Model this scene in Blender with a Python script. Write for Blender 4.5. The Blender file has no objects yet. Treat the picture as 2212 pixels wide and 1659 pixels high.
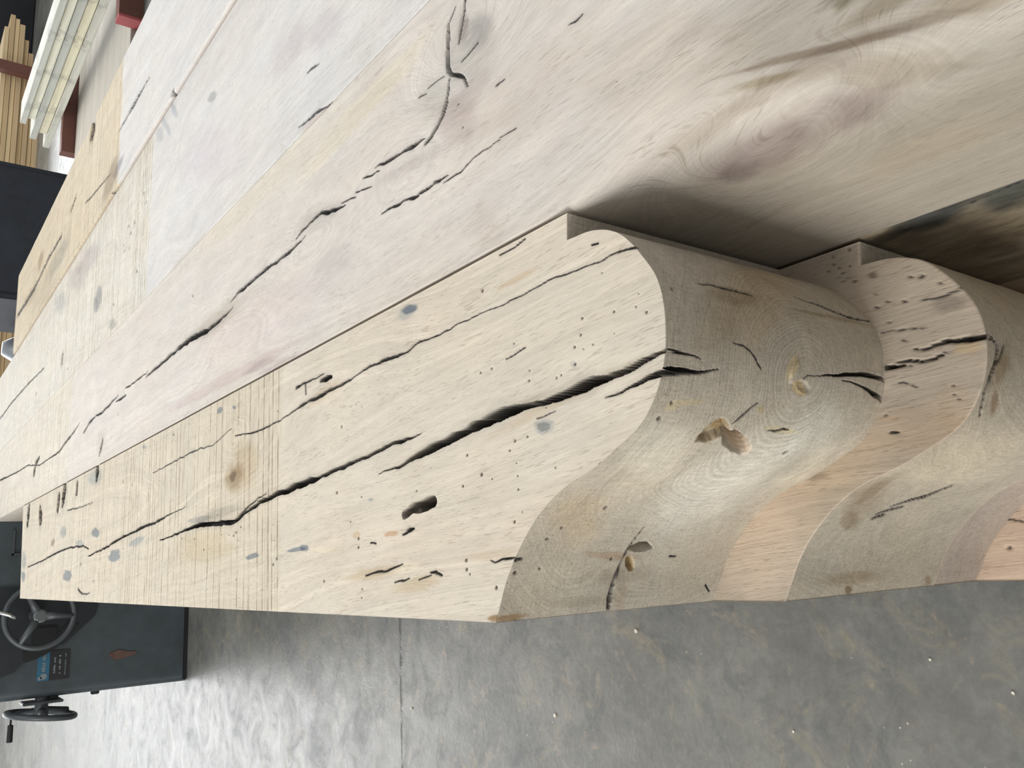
import bpy, math, random
import numpy as np
from mathutils import Matrix, Vector

# ------------------------------------------------------------------ camera
H = 0.42            # model unit: camera height above the top of the stack, in metres
ZF = -3.4           # floor level in model units below the camera
CR = ((-0.04611474, -0.9779852, 0.20351506),
      (-0.59467267, 0.19057493, 0.78105416),
      (-0.80264428, -0.08500674, -0.59036939))
C = bpy.context.scene.collection
cam = bpy.data.cameras.new('camera')
cam.sensor_width = 36.0
cam.lens = 1830.0 / 2212.0 * 36.0
cam.clip_start = 0.02
camo = bpy.data.objects.new('camera', cam)
C.objects.link(camo)
m = Matrix.Identity(4)
for r in range(3):
    m[r][0] = CR[r][0]; m[r][1] = -CR[r][1]; m[r][2] = -CR[r][2]
m[0][3] = 0; m[1][3] = 0; m[2][3] = -ZF * H
camo.matrix_world = m
bpy.context.scene.camera = camo

# ------------------------------------------------------------------ light
sc = bpy.context.scene
sc.view_settings.view_transform = 'Standard'
sc.view_settings.look = 'None'
sc.view_settings.gamma = 1.0
sc.view_settings.use_curve_mapping = False
sc.view_settings.exposure = -0.07
w = bpy.data.worlds.new('world'); sc.world = w; w.use_nodes = True
bg = w.node_tree.nodes['Background']
bg.inputs[0].default_value = (0.97, 0.98, 1.0, 1); bg.inputs[1].default_value = 0.60

def area(name, loc, target, sx, sy, power, col):
    l = bpy.data.lights.new(name, 'AREA'); l.shape = 'RECTANGLE'; l.size = sx; l.size_y = sy
    l.energy = power; l.color = col
    o = bpy.data.objects.new(name, l); C.objects.link(o)
    o.location = loc
    o.rotation_euler = (Vector(target) - Vector(loc)).to_track_quat('-Z', 'Y').to_euler()
    return o
area('door_daylight', (-1.5, 12.0, 3.6), (0.3, 2.0, 0.8), 7.0, 4.0, 560, (0.98, 0.99, 1.0))
area('far_doorway', (12.0, 25.0, 2.7), (4.0, 8.0, 0.0), 18.0, 5.2, 3400, (0.94, 0.97, 1.0))
area('side_window', (-4.6, 0.7, 2.6), (0.1, 0.9, 0.9), 3.6, 2.2, 250, (1.0, 0.99, 0.96))
area('roof_light', (5.5, 9.5, 5.5), (5.0, 9.0, 0.0), 5.0, 5.0, 280, (1.0, 0.99, 0.96))  # unseen lamp added to brighten the far floor and boards
area('roof_light', (0.8, 2.8, 5.0), (0.2, 1.6, 1.0), 2.0, 3.0, 60, (1.0, 0.98, 0.95))

# ------------------------------------------------------------------ helpers
rng = np.random.default_rng(7)
def s2l(c):
    c = np.asarray(c, float)
    return np.where(c <= 0.04045, c / 12.92, ((c + 0.055) / 1.055) ** 2.4)
def rgb(r, g, b): return s2l(np.array([r, g, b]) / 255.0)

_T = rng.random((64, 64)).astype(np.float32)
def vn(x, y):
    xi = np.floor(x).astype(int); yi = np.floor(y).astype(int)
    fx = x - xi; fy = y - yi
    fx = fx * fx * (3 - 2 * fx); fy = fy * fy * (3 - 2 * fy)
    a = _T[xi & 63, yi & 63]; b = _T[(xi + 1) & 63, yi & 63]
    c = _T[xi & 63, (yi + 1) & 63]; d = _T[(xi + 1) & 63, (yi + 1) & 63]
    return (a * (1 - fx) + b * fx) * (1 - fy) + (c * (1 - fx) + d * fx) * fy
def fbm(x, y, n=3):
    s = 0; k = 1.0; t = 0
    for i in range(n):
        s = s + k * vn(x * 2 ** i + 17.3 * i, y * 2 ** i + 5.1 * i); t += k; k *= .5
    return s / t
def sst(t): t = np.clip(t, 0, 1); return t * t * (3 - 2 * t)

def setp(o, label=None, cat=None, group=None, kind=None):
    if label: o['label'] = label
    if cat: o['category'] = cat
    if group: o['group'] = group
    if kind: o['kind'] = kind
    return o
def link(name, me, mat=None, parent=None):
    o = bpy.data.objects.new(name, me); C.objects.link(o)
    if mat: me.materials.append(mat)
    if parent: o.parent = parent
    return o
def empty(name, loc=(0, 0, 0)):
    o = bpy.data.objects.new(name, None); C.objects.link(o); o.location = loc; o.empty_display_size = .1
    return o
def W(x, y, z): return (x * H, y * H, (z - ZF) * H)

# ------------------------------------------------------------------ node helpers
class NT:
    def __init__(s, name):
        s.m = bpy.data.materials.new(name); s.m.use_nodes = True
        s.t = s.m.node_tree; s.b = s.t.nodes['Principled BSDF']
    def n(s, typ, **k):
        nd = s.t.nodes.new(typ)
        for a, v in k.items(): setattr(nd, a, v)
        return nd
    def l(s, a, b): s.t.links.new(a, b)
    def inp(s, sock, v):
        if isinstance(v, bpy.types.NodeSocket): s.l(v, sock)
        elif v is not None:
            if hasattr(sock.default_value, '__len__') and hasattr(v, '__len__') and len(v) == 3 and len(sock.default_value) == 4: v = (*v, 1)
            sock.default_value = v
    def math(s, op, a, b=None, c=None, clamp=False):
        nd = s.n('ShaderNodeMath', operation=op, use_clamp=clamp)
        s.inp(nd.inputs[0], a); s.inp(nd.inputs[1], b); s.inp(nd.inputs[2], c); return nd.outputs[0]
    def vmul(s, v, k):
        nd = s.n('ShaderNodeVectorMath', operation='MULTIPLY'); s.inp(nd.inputs[0], v); s.inp(nd.inputs[1], k); return nd.outputs[0]
    def noise(s, v=None, scale=1, detail=2, rough=.5, dim='3D', wv=None, dist=0):
        nd = s.n('ShaderNodeTexNoise', noise_dimensions=dim)
        if dim != '1D': s.inp(nd.inputs['Vector'], v)
        else: s.inp(nd.inputs['W'], wv)
        nd.inputs['Scale'].default_value = scale; nd.inputs['Detail'].default_value = detail
        nd.inputs['Roughness'].default_value = rough; nd.inputs['Distortion'].default_value = dist
        return nd.outputs[0]
    def mr(s, v, a, b, c=0, d=1):
        nd = s.n('ShaderNodeMapRange'); s.inp(nd.inputs[0], v)
        for i, x in enumerate((a, b, c, d)): s.inp(nd.inputs[i + 1], x)
        return nd.outputs[0]
    def mix(s, f, a, b, mode='MIX'):
        nd = s.n('ShaderNodeMix', data_type='RGBA', blend_type=mode)
        s.inp(nd.inputs[0], f); s.inp(nd.inputs[6], a); s.inp(nd.inputs[7], b); return nd.outputs[2]
    def attr(s, name):
        nd = s.n('ShaderNodeAttribute', attribute_name=name); return nd
    def scalecol(s, col, f):
        nd = s.n('ShaderNodeVectorMath', operation='SCALE'); s.inp(nd.inputs[0], col); s.inp(nd.inputs[3], f); return nd.outputs[0]
    def bump(s, h, strength, dist, nrm=None):
        nd = s.n('ShaderNodeBump'); nd.inputs['Strength'].default_value = strength; nd.inputs['Distance'].default_value = dist
        s.inp(nd.inputs['Height'], h)
        if nrm is not None: s.inp(nd.inputs['Normal'], nrm)
        return nd.outputs[0]

def wood_material(name, ringf=150, ringa=.16, fiba=.16, pore=.35, sawa=1.0, light=0.0, fx=330, fy=19):
    """oak: tint (stains and heartwood colour), grain coordinates and wear come from the mesh"""
    N = NT(name)
    tint = N.attr('tint').outputs['Color']; fib = N.attr('fib').outputs['Vector']
    aux = N.attr('aux').outputs['Vector']
    sep = N.n('ShaderNodeSeparateXYZ'); N.l(aux, sep.inputs[0])
    ring, saw, stain_shade = sep.outputs
    endg = N.attr('endg').outputs['Fac']
    sf = N.n('ShaderNodeSeparateXYZ'); N.l(fib, sf.inputs[0])
    # growth rings
    wob = N.noise(N.vmul(fib, (9, 1.6, 9)), 1, 2)
    rw = N.math('ADD', ring, N.math('MULTIPLY', wob, .012))
    r1 = N.noise(dim='1D', wv=rw, scale=ringf, detail=2, rough=.6)
    r2 = N.noise(dim='1D', wv=rw, scale=ringf * .16, detail=2, rough=.5)
    rs = N.math('MULTIPLY', N.math('SINE', N.math('MULTIPLY', rw, ringf * 5.6)), N.math('MULTIPLY', endg, N.mr(ring, .10, .30, .075, .018)))
    # fibres
    f1 = N.noise(N.vmul(fib, (fx, fy, fx)), 1, 2, .6)
    f2 = N.noise(N.vmul(fib, (fx * .28, fy * .3, fx * .28)), 1, 3, .6)
    f3 = N.noise(N.vmul(fib, (fx * .06, fy * .16, fx * .06)), 1, 2, .6)
    mot = N.noise(N.vmul(fib, (9, 5, 9)), 1, 4, .65)
    k = N.math('ADD', 1.0, N.math('MULTIPLY', N.math('SUBTRACT', r1, .5), ringa * 2))
    k = N.math('ADD', k, rs)
    k = N.math('MULTIPLY', k, N.math('ADD', 1.0, N.math('MULTIPLY', N.math('SUBTRACT', r2, .5), ringa * 1.4)))
    k = N.math('MULTIPLY', k, N.math('ADD', 1.0, N.math('MULTIPLY', N.math('SUBTRACT', f1, .5), fiba * 1.6)))
    k = N.math('MULTIPLY', k, N.math('ADD', 1.0, N.math('MULTIPLY', N.math('SUBTRACT', f2, .5), fiba * 1.5)))
    k = N.math('MULTIPLY', k, N.math('ADD', 1.0, N.math('MULTIPLY', N.math('SUBTRACT', f3, .5), fiba * 1.2)))
    k = N.math('MULTIPLY', k, N.math('ADD', 1.0, N.math('MULTIPLY', N.math('SUBTRACT', mot, .5), .22)))
    col = N.scalecol(tint, k)
    # warm / cool drift
    hue = N.noise(N.vmul(fib, (4, 1.5, 4)), 1, 3, .6)
    col = N.mix(N.mr(hue, .35, .65), col, N.mix(1.0, col, (1.02, .99, .955, 1), 'MULTIPLY'))
    # open pores: short dark dashes along the grain
    p = N.noise(N.vmul(fib, (fx * 1.15, fy * 1.5, fx * 1.15)), 1, 1, .5)
    pm = N.mr(p, .60, .70)
    gate = N.mr(N.noise(N.vmul(fib, (22, 5, 22)), 1, 2), .40, .62, .25, 1)
    pm = N.math('MULTIPLY', N.math('MULTIPLY', pm, gate), pore)
    col = N.mix(pm, col, N.mix(1.0, col, (.50, .43, .36, 1), 'MULTIPLY'))
    # band saw kerf lines across the rough part
    geo = N.n('ShaderNodeNewGeometry')
    pos = N.n('ShaderNodeSeparateXYZ'); N.l(geo.outputs['Position'], pos.inputs[0])
    yw = N.math('ADD', pos.outputs[1], N.math('MULTIPLY', N.noise(geo.outputs['Position'], 1.4, 2), .03))
    s1 = N.noise(dim='1D', wv=yw, scale=150, detail=0)
    s2 = N.noise(dim='1D', wv=yw, scale=420, detail=1)
    brk = N.mr(N.noise(N.vmul(geo.outputs['Position'], (30, 120, 30)), 1, 3, .7), .35, .6)
    sl = N.math('MULTIPLY', N.mr(s1, .64, .72), brk)
    sl2 = N.math('MULTIPLY', N.mr(s2, .54, .68), N.mr(brk, 0, 1, .4, 1))
    sm = N.math('MULTIPLY', N.math('MULTIPLY', saw, N.math('MAXIMUM', sl, N.math('MULTIPLY', sl2, .5))), sawa)
    col = N.mix(sm, col, N.mix(1.0, col, (.50, .43, .34, 1), 'MULTIPLY'))
    gr = N.noise(geo.outputs['Position'], 1300, 2, .6)
    col = N.scalecol(col, N.mr(gr, .25, .75, .93, 1.07))
    # fuzzy end grain: saw scratches in two directions
    e1 = N.noise(N.vmul(geo.outputs['Position'], (60, 60, 620)), 1, 2, .6)
    e2 = N.noise(N.vmul(fib, (420, 40, 30)), 1, 2, .6)
    ek = N.math('ADD', 1.0, N.math('MULTIPLY', N.math('MULTIPLY', N.math('ADD', N.math('SUBTRACT', e1, .5), N.math('SUBTRACT', e2, .5)), .42), endg))
    col = N.scalecol(col, ek)
    sk = N.mr(N.noise(geo.outputs['Position'], 520, 2, .6), .56, .70)
    col = N.mix(N.math('MULTIPLY', N.math('MULTIPLY', sk, endg), .42), col, N.mix(1.0, col, (.46, .40, .32, 1), 'MULTIPLY'))
    # dirt in checks and worm holes
    col = N.mix(stain_shade, col, (.012, .013, .015, 1))
    N.l(col, N.b.inputs['Base Color'])
    N.b.inputs['Roughness'].default_value = .72
    N.b.inputs['Specular IOR Level'].default_value = .25
    h = N.math('ADD', N.math('MULTIPLY', f1, .5), N.math('MULTIPLY', pm, -1.2))
    h = N.math('ADD', h, N.math('MULTIPLY', r1, .4))
    h = N.math('ADD', h, N.math('MULTIPLY', sm, -2.0))
    h = N.math('ADD', h, N.math('MULTIPLY', N.math('MULTIPLY', e1, endg), 1.0))
    N.l(N.bump(h, .5, .0008), N.b.inputs['Normal'])
    return N.m

def plain(name, col, rough=.5, metal=0, nscale=6, namp=.15, bumps=0):
    N = NT(name)
    tc = N.n('ShaderNodeTexCoord').outputs['Object']
    nz = N.noise(tc, nscale, 5, .65)
    c = N.scalecol(N.n('ShaderNodeRGB').outputs[0], N.mr(nz, .25, .75, 1 - namp, 1 + namp))
    for nd in N.t.nodes:
        if nd.bl_idname == 'ShaderNodeRGB': nd.outputs[0].default_value = (*col, 1)
    N.l(c, N.b.inputs['Base Color'])
    N.b.inputs['Roughness'].default_value = rough; N.b.inputs['Metallic'].default_value = metal
    if bumps: N.l(N.bump(nz, bumps, .002), N.b.inputs['Normal'])
    return N.m
F={}
F['A_top_cr']=[[0.085,[[0.2258,1.8916,0.0012],[0.2288,1.8154,0.00482],[0.2396,1.7363,0.01105],[0.2588,1.6329,0.01522],[0.2716,1.5244,0.01867],[0.2831,1.4232,0.01989],[0.2895,1.3555,0.01793],[0.2916,1.2906,0.01426],[0.2924,1.2322,0.01014],[0.293,1.177,0.01451],[0.297,1.1244,0.01614],[0.302,1.0718,0.01559],[0.3047,1.0006,0.01093],[0.3127,0.9486,0.00753],[0.3169,0.9221,0.00575],[0.3203,0.8964,0.00565]]],[0.05,[[0.1535,3.9057,0.00434],[0.1784,3.5323,0.00795],[0.1877,3.3519,0.01439],[0.1795,3.1317,0.01502],[0.1751,2.9815,0.01315],[0.1817,2.9112,0.0153],[0.1989,2.8439,0.00982],[0.2225,2.7155,0.01035],[0.2354,2.5568,0.01553],[0.2453,2.3769,0.01752],[0.2505,2.2939,0.01447],[0.258,2.215,0.00996],[0.2678,2.0966,0.00943],[0.2725,2.0002,0.00656],[0.2842,1.885,0.00899],[0.2919,1.8131,0.00859],[0.2948,1.745,0.00592],[0.2997,1.6801,0.00117]]],[0.02,[[0.1864,2.9114,0.00697],[0.2158,2.8225,0.00629],[0.2376,2.7161,0.00373],[0.2471,2.655,0.00177]]],[0.05,[[0.2669,1.0562,0.00084],[0.269,1.019,0.00336],[0.275,0.9795,0.00675],[0.2814,0.9521,0.00743],[0.2838,0.9258,0.0086],[0.2824,0.9007,0.0091]]],[0.03,[[0.4771,2.9616,0.00335],[0.4635,2.8123,0.00492],[0.4599,2.6831,0.00507],[0.4668,2.5246,0.0034],[0.4762,2.4147,0.00516],[0.4867,2.3283,0.00813],[0.4907,2.2145,0.00906],[0.4943,2.0938,0.00741],[0.5028,1.9955,0.00446],[0.5102,1.929,0.00558],[0.5097,1.8534,0.0064],[0.5058,1.7818,0.00631],[0.5082,1.736,0.00401],[0.5148,1.6806,0.00379],[0.5146,1.5872,0.00356],[0.5156,1.4725,0.00228],[0.5171,1.3847,0.00217],[0.5151,1.3193,0.00208]]],[0.03,[[0.5171,1.3191,0.00215],[0.5193,1.2421,0.00207],[0.5215,1.1702,0.00197],[0.5186,1.0905,0.00187],[0.5164,1.0287,0.00269],[0.5123,0.9822,0.00344],[0.5082,0.9446,0.00419]]],[0.015,[[0.4642,4.0674,0.00246],[0.4753,3.7679,0.00462],[0.4866,3.4405,0.00408],[0.4757,3.2082,0.00312],[0.5099,3.0027,0.0023]]],[0.025,[[0.1337,5.4271,0.00597],[0.1672,4.9541,0.0085],[0.1985,4.6452,0.01075],[0.2239,4.2782,0.00963],[0.24,3.9559,0.00908],[0.2557,3.7749,0.00445],[0.271,3.5425,0.00209]]],[0.02,[[0.1234,7.7496,0.008],[0.152,7.0826,0.00761],[0.1889,6.5159,0.01053],[0.2064,6.0193,0.00904],[0.1999,5.579,0.00802],[0.1749,5.4123,0.00578]]],[0.012,[[0.4523,6.1792,0.00616],[0.4377,5.7893,0.00597],[0.4356,5.3788,0.00288]]],[0.025,[[-0.0213,1.9679,0.0035],[-0.0144,1.906,0.00457],[-0.0086,1.8584,0.00568],[-0.0009,1.8124,0.00453],[0.0047,1.7789,0.00223]]],[0.02,[[-0.0393,1.8183,0.00332],[-0.0343,1.7849,0.00544],[-0.0294,1.7479,0.0032]]],[0.02,[[-0.033,1.7062,0.00322],[-0.0272,1.6755,0.00428],[-0.0215,1.6513,0.00215]]],[0.025,[[-0.0155,1.6549,0.00302],[-0.0169,1.6315,0.00634],[-0.0261,1.6071,0.00456]]],[0.03,[[0.0023,1.4215,0.00193],[-0.0018,1.4057,0.00271],[0.0038,1.3817,0.00365],[0.0049,1.3585,0.00442],[0.0035,1.3404,0.00353]]],[0.02,[[0.6256,1.3434,0.00328],[0.624,1.3109,0.00332],[0.6254,1.2791,0.00344],[0.6283,1.2557,0.00233]]],[0.02,[[0.5507,1.0633,0.00277],[0.5496,1.0473,0.00275]]],[0.02,[[0.5468,2.4157,0.00671],[0.5487,2.3734,0.00806],[0.5485,2.3287,0.00467],[0.5483,2.2787,0.00458],[0.5476,2.2143,0.00299]]],[0.02,[[0.5461,2.3458,0.00667],[0.5144,2.3421,0.00664]]],[0.03,[[0.533,2.2366,0.00889],[0.5322,2.1987,0.0145],[0.5308,2.1648,0.0071]]],[0.02,[[0.0729,1.7762,0.00454],[0.0775,1.7433,0.00785],[0.0806,1.7219,0.00445]]],[0.02,[[0.0574,1.9408,0.00342],[0.0573,1.9112,0.00452]]],[0.02,[[0.4002,1.3392,0.00212],[0.4029,1.3122,0.00319],[0.4083,1.2736,0.00211]]],[0.03,[[0.5442,7.3328,0.07199],[0.4768,7.2607,0.09969]]],[0.03,[[0.5981,6.3277,0.10363],[0.5472,6.3446,0.10368]]],[0.02,[[0.5626,6.5248,0.0736],[0.504,6.5399,0.0736]]],[0.02,[[0.5686,7.9097,0.1019],[0.5067,7.9311,0.10196]]],[0.02,[[0.6027,5.2953,0.06445],[0.5768,5.3013,0.05155]]],[0.02,[[0.5911,5.8795,0.04652],[0.551,5.8823,0.04647]]],[0.01,[[-0.0468,5.6735,0.01206],[-0.0679,5.5839,0.00936],[-0.078,5.4469,0.00768],[-0.07,5.3206,0.00533]]],[0.01,[[0.262,1.2491,0.00191],[0.2654,1.2205,0.00281],[0.2678,1.1928,0.00184]]]]
F['A_slot']=[0.1,[[0.1198,1.7677,0.01954],[0.1371,1.6352,0.02075]]]
F['A_top_ho']=[[0.03,[[0.4244,1.1033,0.00274],[0.3947,1.11,0.00273],[0.3765,1.1285,0.003],[0.3667,1.105,0.00186],[0.3691,1.0786,0.00209],[0.3438,1.1302,0.00299],[0.3322,1.1708,0.0026],[0.3297,1.1845,0.00262],[0.4144,1.0201,0.00262],[0.4089,0.9663,0.00199],[0.4295,0.9586,0.00159],[0.3932,0.9441,0.00274],[0.3903,1.4312,0.00297],[0.3907,1.3904,0.00292],[0.4254,1.3105,0.00236],[0.5657,1.4122,0.00407],[0.3783,2.101,0.00446],[0.6427,2.3124,0.00499],[0.2233,1.493,0.00344],[0.2303,1.3227,0.0032],[0.2328,1.282,0.00269],[0.2134,1.3409,0.00275],[0.3006,1.3483,0.00328],[0.2993,1.3296,0.00279],[0.2882,1.4554,0.00294],[0.1765,1.4423,0.00429],[0.1606,1.319,0.00225],[0.1594,1.5131,0.00343],[0.2014,2.1317,0.005],[0.1345,1.3196,0.00268],[0.1777,1.9864,0.00296],[0.1182,2.0515,0.00299],[0.0732,1.3365,0.00356],[0.0731,2.0069,0.00468],[0.051,2.0074,0.00466],[-0.0316,2.2157,0.00432],[-0.0529,1.9889,0.00284],[-0.0744,1.9919,0.00283],[0.0047,1.5105,0.00427],[-0.0142,1.5099,0.00425],[-0.0238,1.4984,0.00282],[-0.0512,1.4061,0.00448],[0.0392,2.559,0.00557],[0.0219,2.5888,0.00561],[0.3605,1.2641,0.00228],[0.3408,1.2672,0.00273],[0.164,1.405,0.00234],[0.1863,1.3215,0.00181],[0.5966,3.7479,0.00722],[0.4515,4.4538,0.00823],[0.5387,2.9316,0.00419],[0.4841,4.6433,0.00735],[0.0967,5.6181,0.01122],[0.1479,3.5798,0.00372],[0.1378,3.4056,0.00445],[0.1536,2.8866,0.00468],[0.1276,2.9547,0.00475],[0.1374,2.9318,0.00473],[0.0929,3.2862,0.00515],[0.1373,3.0824,0.00328],[0.1332,3.0029,0.00321],[-0.0208,2.9224,0.00383],[-0.0174,7.2673,0.00912],[-0.0051,5.2384,0.00646],[0.2113,3.1341,0.00336],[0.4985,2.5638,0.00376],[0.2794,1.2193,0.00176],[0.0901,1.3098,0.00176],[0.4917,1.0433,0.00169],[0.1636,1.2021,0.00213],[0.3759,1.0229,0.00163],[0.1675,1.7074,0.00266]]]]
F['A_top_st']=[[0.6079,1.7205,17.168,-25.033,-78.181,2.111,[0.35,0.42,0.52],1,0.5],[0.6028,1.7365,20.462,-18.553,-44.179,-7.281,[0.66,0.72,0.8],0.8,0.8],[0.2438,1.2294,1.551,-30.246,-66.545,6.466,[0.66,0.72,0.8],0.9,0.5],[0.244,1.2307,-4.089,-47.513,-112.942,17.267,[0.6,0.62,0.62],0.9,0.25],[0.0601,2.4087,5.594,-12.16,-147.536,-4.614,[0.42,0.5,0.61],1,0.4],[0.0618,2.3482,-11.81,-26.655,-94.109,10.207,[0.42,0.5,0.61],1,0.4],[0.0514,2.7713,14.163,-13.41,-105.038,-10.126,[0.42,0.5,0.61],1,0.4],[0.1177,4.7603,-13.579,-6.789,-24.934,3.32,[0.42,0.5,0.61],1,0.35],[0.033,6.0412,-4.06,-6.171,-26.987,1.205,[0.42,0.5,0.61],1,0.35],[0.2583,5.2574,2.31,-9.011,-35.511,1.869,[0.42,0.5,0.61],1,0.35],[0.1676,4.312,14.172,-5.257,-46.227,-6.044,[0.66,0.72,0.8],1,0.5],[0.3143,6.2653,-5.432,-7.962,-25.6,2.142,[0.66,0.72,0.8],1,0.6],[0.2183,5.6957,-4.303,-6.674,-45.489,3.461,[0.66,0.72,0.8],1,0.6],[0.2656,6.6541,-8.865,-12.605,-35.218,2.557,[0.55,0.5,0.42],1,0.5],[0.1834,7.9803,3.792,-7.724,-12.37,0.342,[0.66,0.72,0.8],1,0.6],[0.0551,7.9689,3.824,-7.718,-19.613,0.253,[0.42,0.5,0.61],1,0.6],[0.5822,5.3531,-6.806,-3.774,-17.933,3.191,[0.66,0.72,0.8],0.9,0.7],[0.5984,3.1369,-30.287,-23.996,-60.001,17.213,[0.42,0.5,0.61],1,0.4],[0.5815,2.9776,3.108,-51.048,-118.638,20.387,[0.42,0.5,0.61],1,0.4],[0.606,4.2393,3.836,-23.259,-90.314,12.032,[0.66,0.72,0.8],1,0.4],[0.3318,2.9672,-7.341,-9.203,-17.574,3.418,[0.66,0.58,0.45],1,0.8],[0.3361,2.9771,-20.902,-26.142,-42.551,8.303,[0.5,0.42,0.32],1,0.6],[0.3672,2.8525,-3.273,-6.802,-10.383,1.862,[0.85,0.78,0.66],0.8,0.8],[0.1663,1.9355,-1.741,-66.326,-246.197,20.584,[0.66,0.72,0.8],1,0.4],[0.3455,1.1339,-9.009,-96.364,-143.956,30.938,[0.75,0.78,0.85],0.8,0.7],[0.0758,1.8324,6.972,-27.276,-150.7,-2.286,[0.84,0.66,0.54],1,0.4],[0.083,2.0172,-0.917,-47.287,-94.472,4.811,[0.88,0.78,0.66],0.8,0.5],[-0.0172,1.9427,2.397,-6.644,-62.751,-4.065,[0.84,0.78,0.66],0.8,0.8],[-0.0431,1.717,3.849,-7.772,-59.315,-7.458,[0.86,0.8,0.68],0.8,0.8],[0.5561,1.2846,7.761,-11.857,-129.983,-7.727,[0.86,0.74,0.6],0.6,0.7],[0.5644,1.4513,11.109,-15.389,-70.244,-3.641,[0.88,0.86,0.86],0.7,0.7],[0.2146,3.1344,3.299,-3.241,-47.11,-1.608,[0.72,0.73,0.74],0.8,0.6],[0.2089,3.3539,4.786,-6.283,-78.963,0.052,[0.6,0.64,0.68],0.8,0.5],[0.2794,1.2193,2.652,-4.228,-73.632,-10.927,[0.88,0.83,0.76],0.7,0.7],[0.2859,1.3979,2.466,-3.827,-106.477,-11.668,[0.75,0.74,0.73],0.8,0.7],[0.1049,3.2873,0.266,-2.957,-14.634,0.59,[0.9,0.86,0.74],0.8,0.8],[-0.1097,1.4057,2.012,-24.37,-141.974,-10.402,[0.55,0.42,0.28],1,0.6],[-0.0042,1.7576,6.503,-12.963,-92.567,-10.064,[1.06,1.05,1.0],0.8,0.6],[0.0511,2.2004,-1.777,-8.244,-99.99,7.331,[1.06,1.05,1.0],0.8,0.6],[0.0114,1.4208,1.551,-8.791,-90.92,-4.291,[0.9,0.85,0.78],0.7,0.8],[0.4907,2.2145,8.478,-6.787,-37.975,-4.384,[0.9,0.86,0.78],0.7,0.8]]
F['A_end_cr']=[[0.06,[[0.6996,-1.0,0.0],[0.6999,-1.0129,0.00455],[0.6999,-1.0345,0.00301],[0.6995,-1.0591,0.00155],[0.6984,-1.0855,0.00085]]],[0.06,[[0.6633,-1.0,0.00712],[0.6672,-1.0195,0.00832],[0.6695,-1.0522,0.0069],[0.6734,-1.0852,0.0047],[0.6785,-1.1134,0.00238],[0.6812,-1.1341,0.00083]]],[0.06,[[0.6972,-1.4213,0.00089],[0.7022,-1.4664,0.00448],[0.7111,-1.5135,0.0073],[0.7156,-1.5621,0.00849],[0.7118,-1.6128,0.00794],[0.7075,-1.6512,0.00712]]],[0.05,[[0.6968,-1.4982,0.00094],[0.6929,-1.5477,0.00372],[0.6862,-1.5912,0.00672],[0.6777,-1.6278,0.00909],[0.6697,-1.6491,0.00854]]],[0.015,[[0.7304,-1.1663,0.00083],[0.7286,-1.1936,0.00196],[0.7194,-1.2149,0.00323],[0.7062,-1.2308,0.00275],[0.6912,-1.2473,0.00189]]],[0.02,[[0.589,-1.2194,0.00134],[0.6069,-1.2323,0.00418],[0.6201,-1.2458,0.00325],[0.6296,-1.2596,0.00213]]],[0.02,[[0.5777,-1.328,0.00215],[0.5768,-1.3496,0.00381],[0.5818,-1.3661,0.00404],[0.5834,-1.3874,0.0025]]],[0.03,[[0.2156,-1.3067,0.00156],[0.1877,-1.3028,0.00357],[0.1531,-1.2962,0.0048],[0.1255,-1.2965,0.006],[0.0994,-1.2953,0.0075],[0.0707,-1.2926,0.01039],[0.0411,-1.2932,0.01151],[0.0106,-1.2998,0.00835]]],[0.02,[[0.6874,-1.3721,0.00101],[0.6956,-1.3847,0.00143],[0.6968,-1.3988,0.00128],[0.6972,-1.4213,0.00082]]],[0.02,[[0.1336,-1.0,0.0],[0.1385,-1.0054,0.00621],[0.1423,-1.0177,0.00362]]],[0.015,[[0.1301,-1.4405,0.00309],[0.1293,-1.4604,0.00248]]],[0.02,[[0.0443,-1.6011,0.00453],[0.0311,-1.62,0.00454]]],[0.015,[[0.8352,-1.1065,0.00117],[0.8374,-1.169,0.00454],[0.8389,-1.2083,0.00468],[0.8391,-1.2542,0.00158]]],[0.015,[[0.8682,-1.4072,0.0021],[0.8561,-1.4799,0.0057],[0.8402,-1.5606,0.00597],[0.8448,-1.6656,0.0036]]]]
F['A_end_ho']=[[0.02,[[0.6149,-1.0432,0.00379],[0.8089,-1.0276,0.00333],[0.1091,-1.0147,0.00472],[0.1899,-1.0576,0.00402],[0.2191,-1.0789,0.00367],[0.1305,-1.2617,0.00394],[0.583,-1.033,0.00504],[0.5176,-1.448,0.00733],[0.277,-1.1564,0.00571],[0.1157,-1.0735,0.003],[0.4503,-1.0,0.00403]]]]
F['A_end_cav']=[[0.055,0.5375,-1.2752,10.011,-21.882,-46.379,17.015,None,1,0.3],[0.018,0.5612,-1.1855,28.867,-17.988,-18.986,-32.897,None,1,0.15],[0.018,0.5741,-1.2017,41.962,-49.651,-48.955,-3.782,None,1,0.15],[0.055,0.1595,-1.3337,21.073,-29.723,-80.226,-3.763,None,1,0.3],[0.018,0.1172,-1.3214,55.048,-79.264,-47.708,-5.354,None,1,0.2],[0.005,0.6731,-1.3787,-37.511,-36.805,-98.278,36.86,None,1,0.4],[-0.004,0.7005,-1.3448,-21.201,-79.131,-43.992,2.414,None,1,0.4]]
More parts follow.
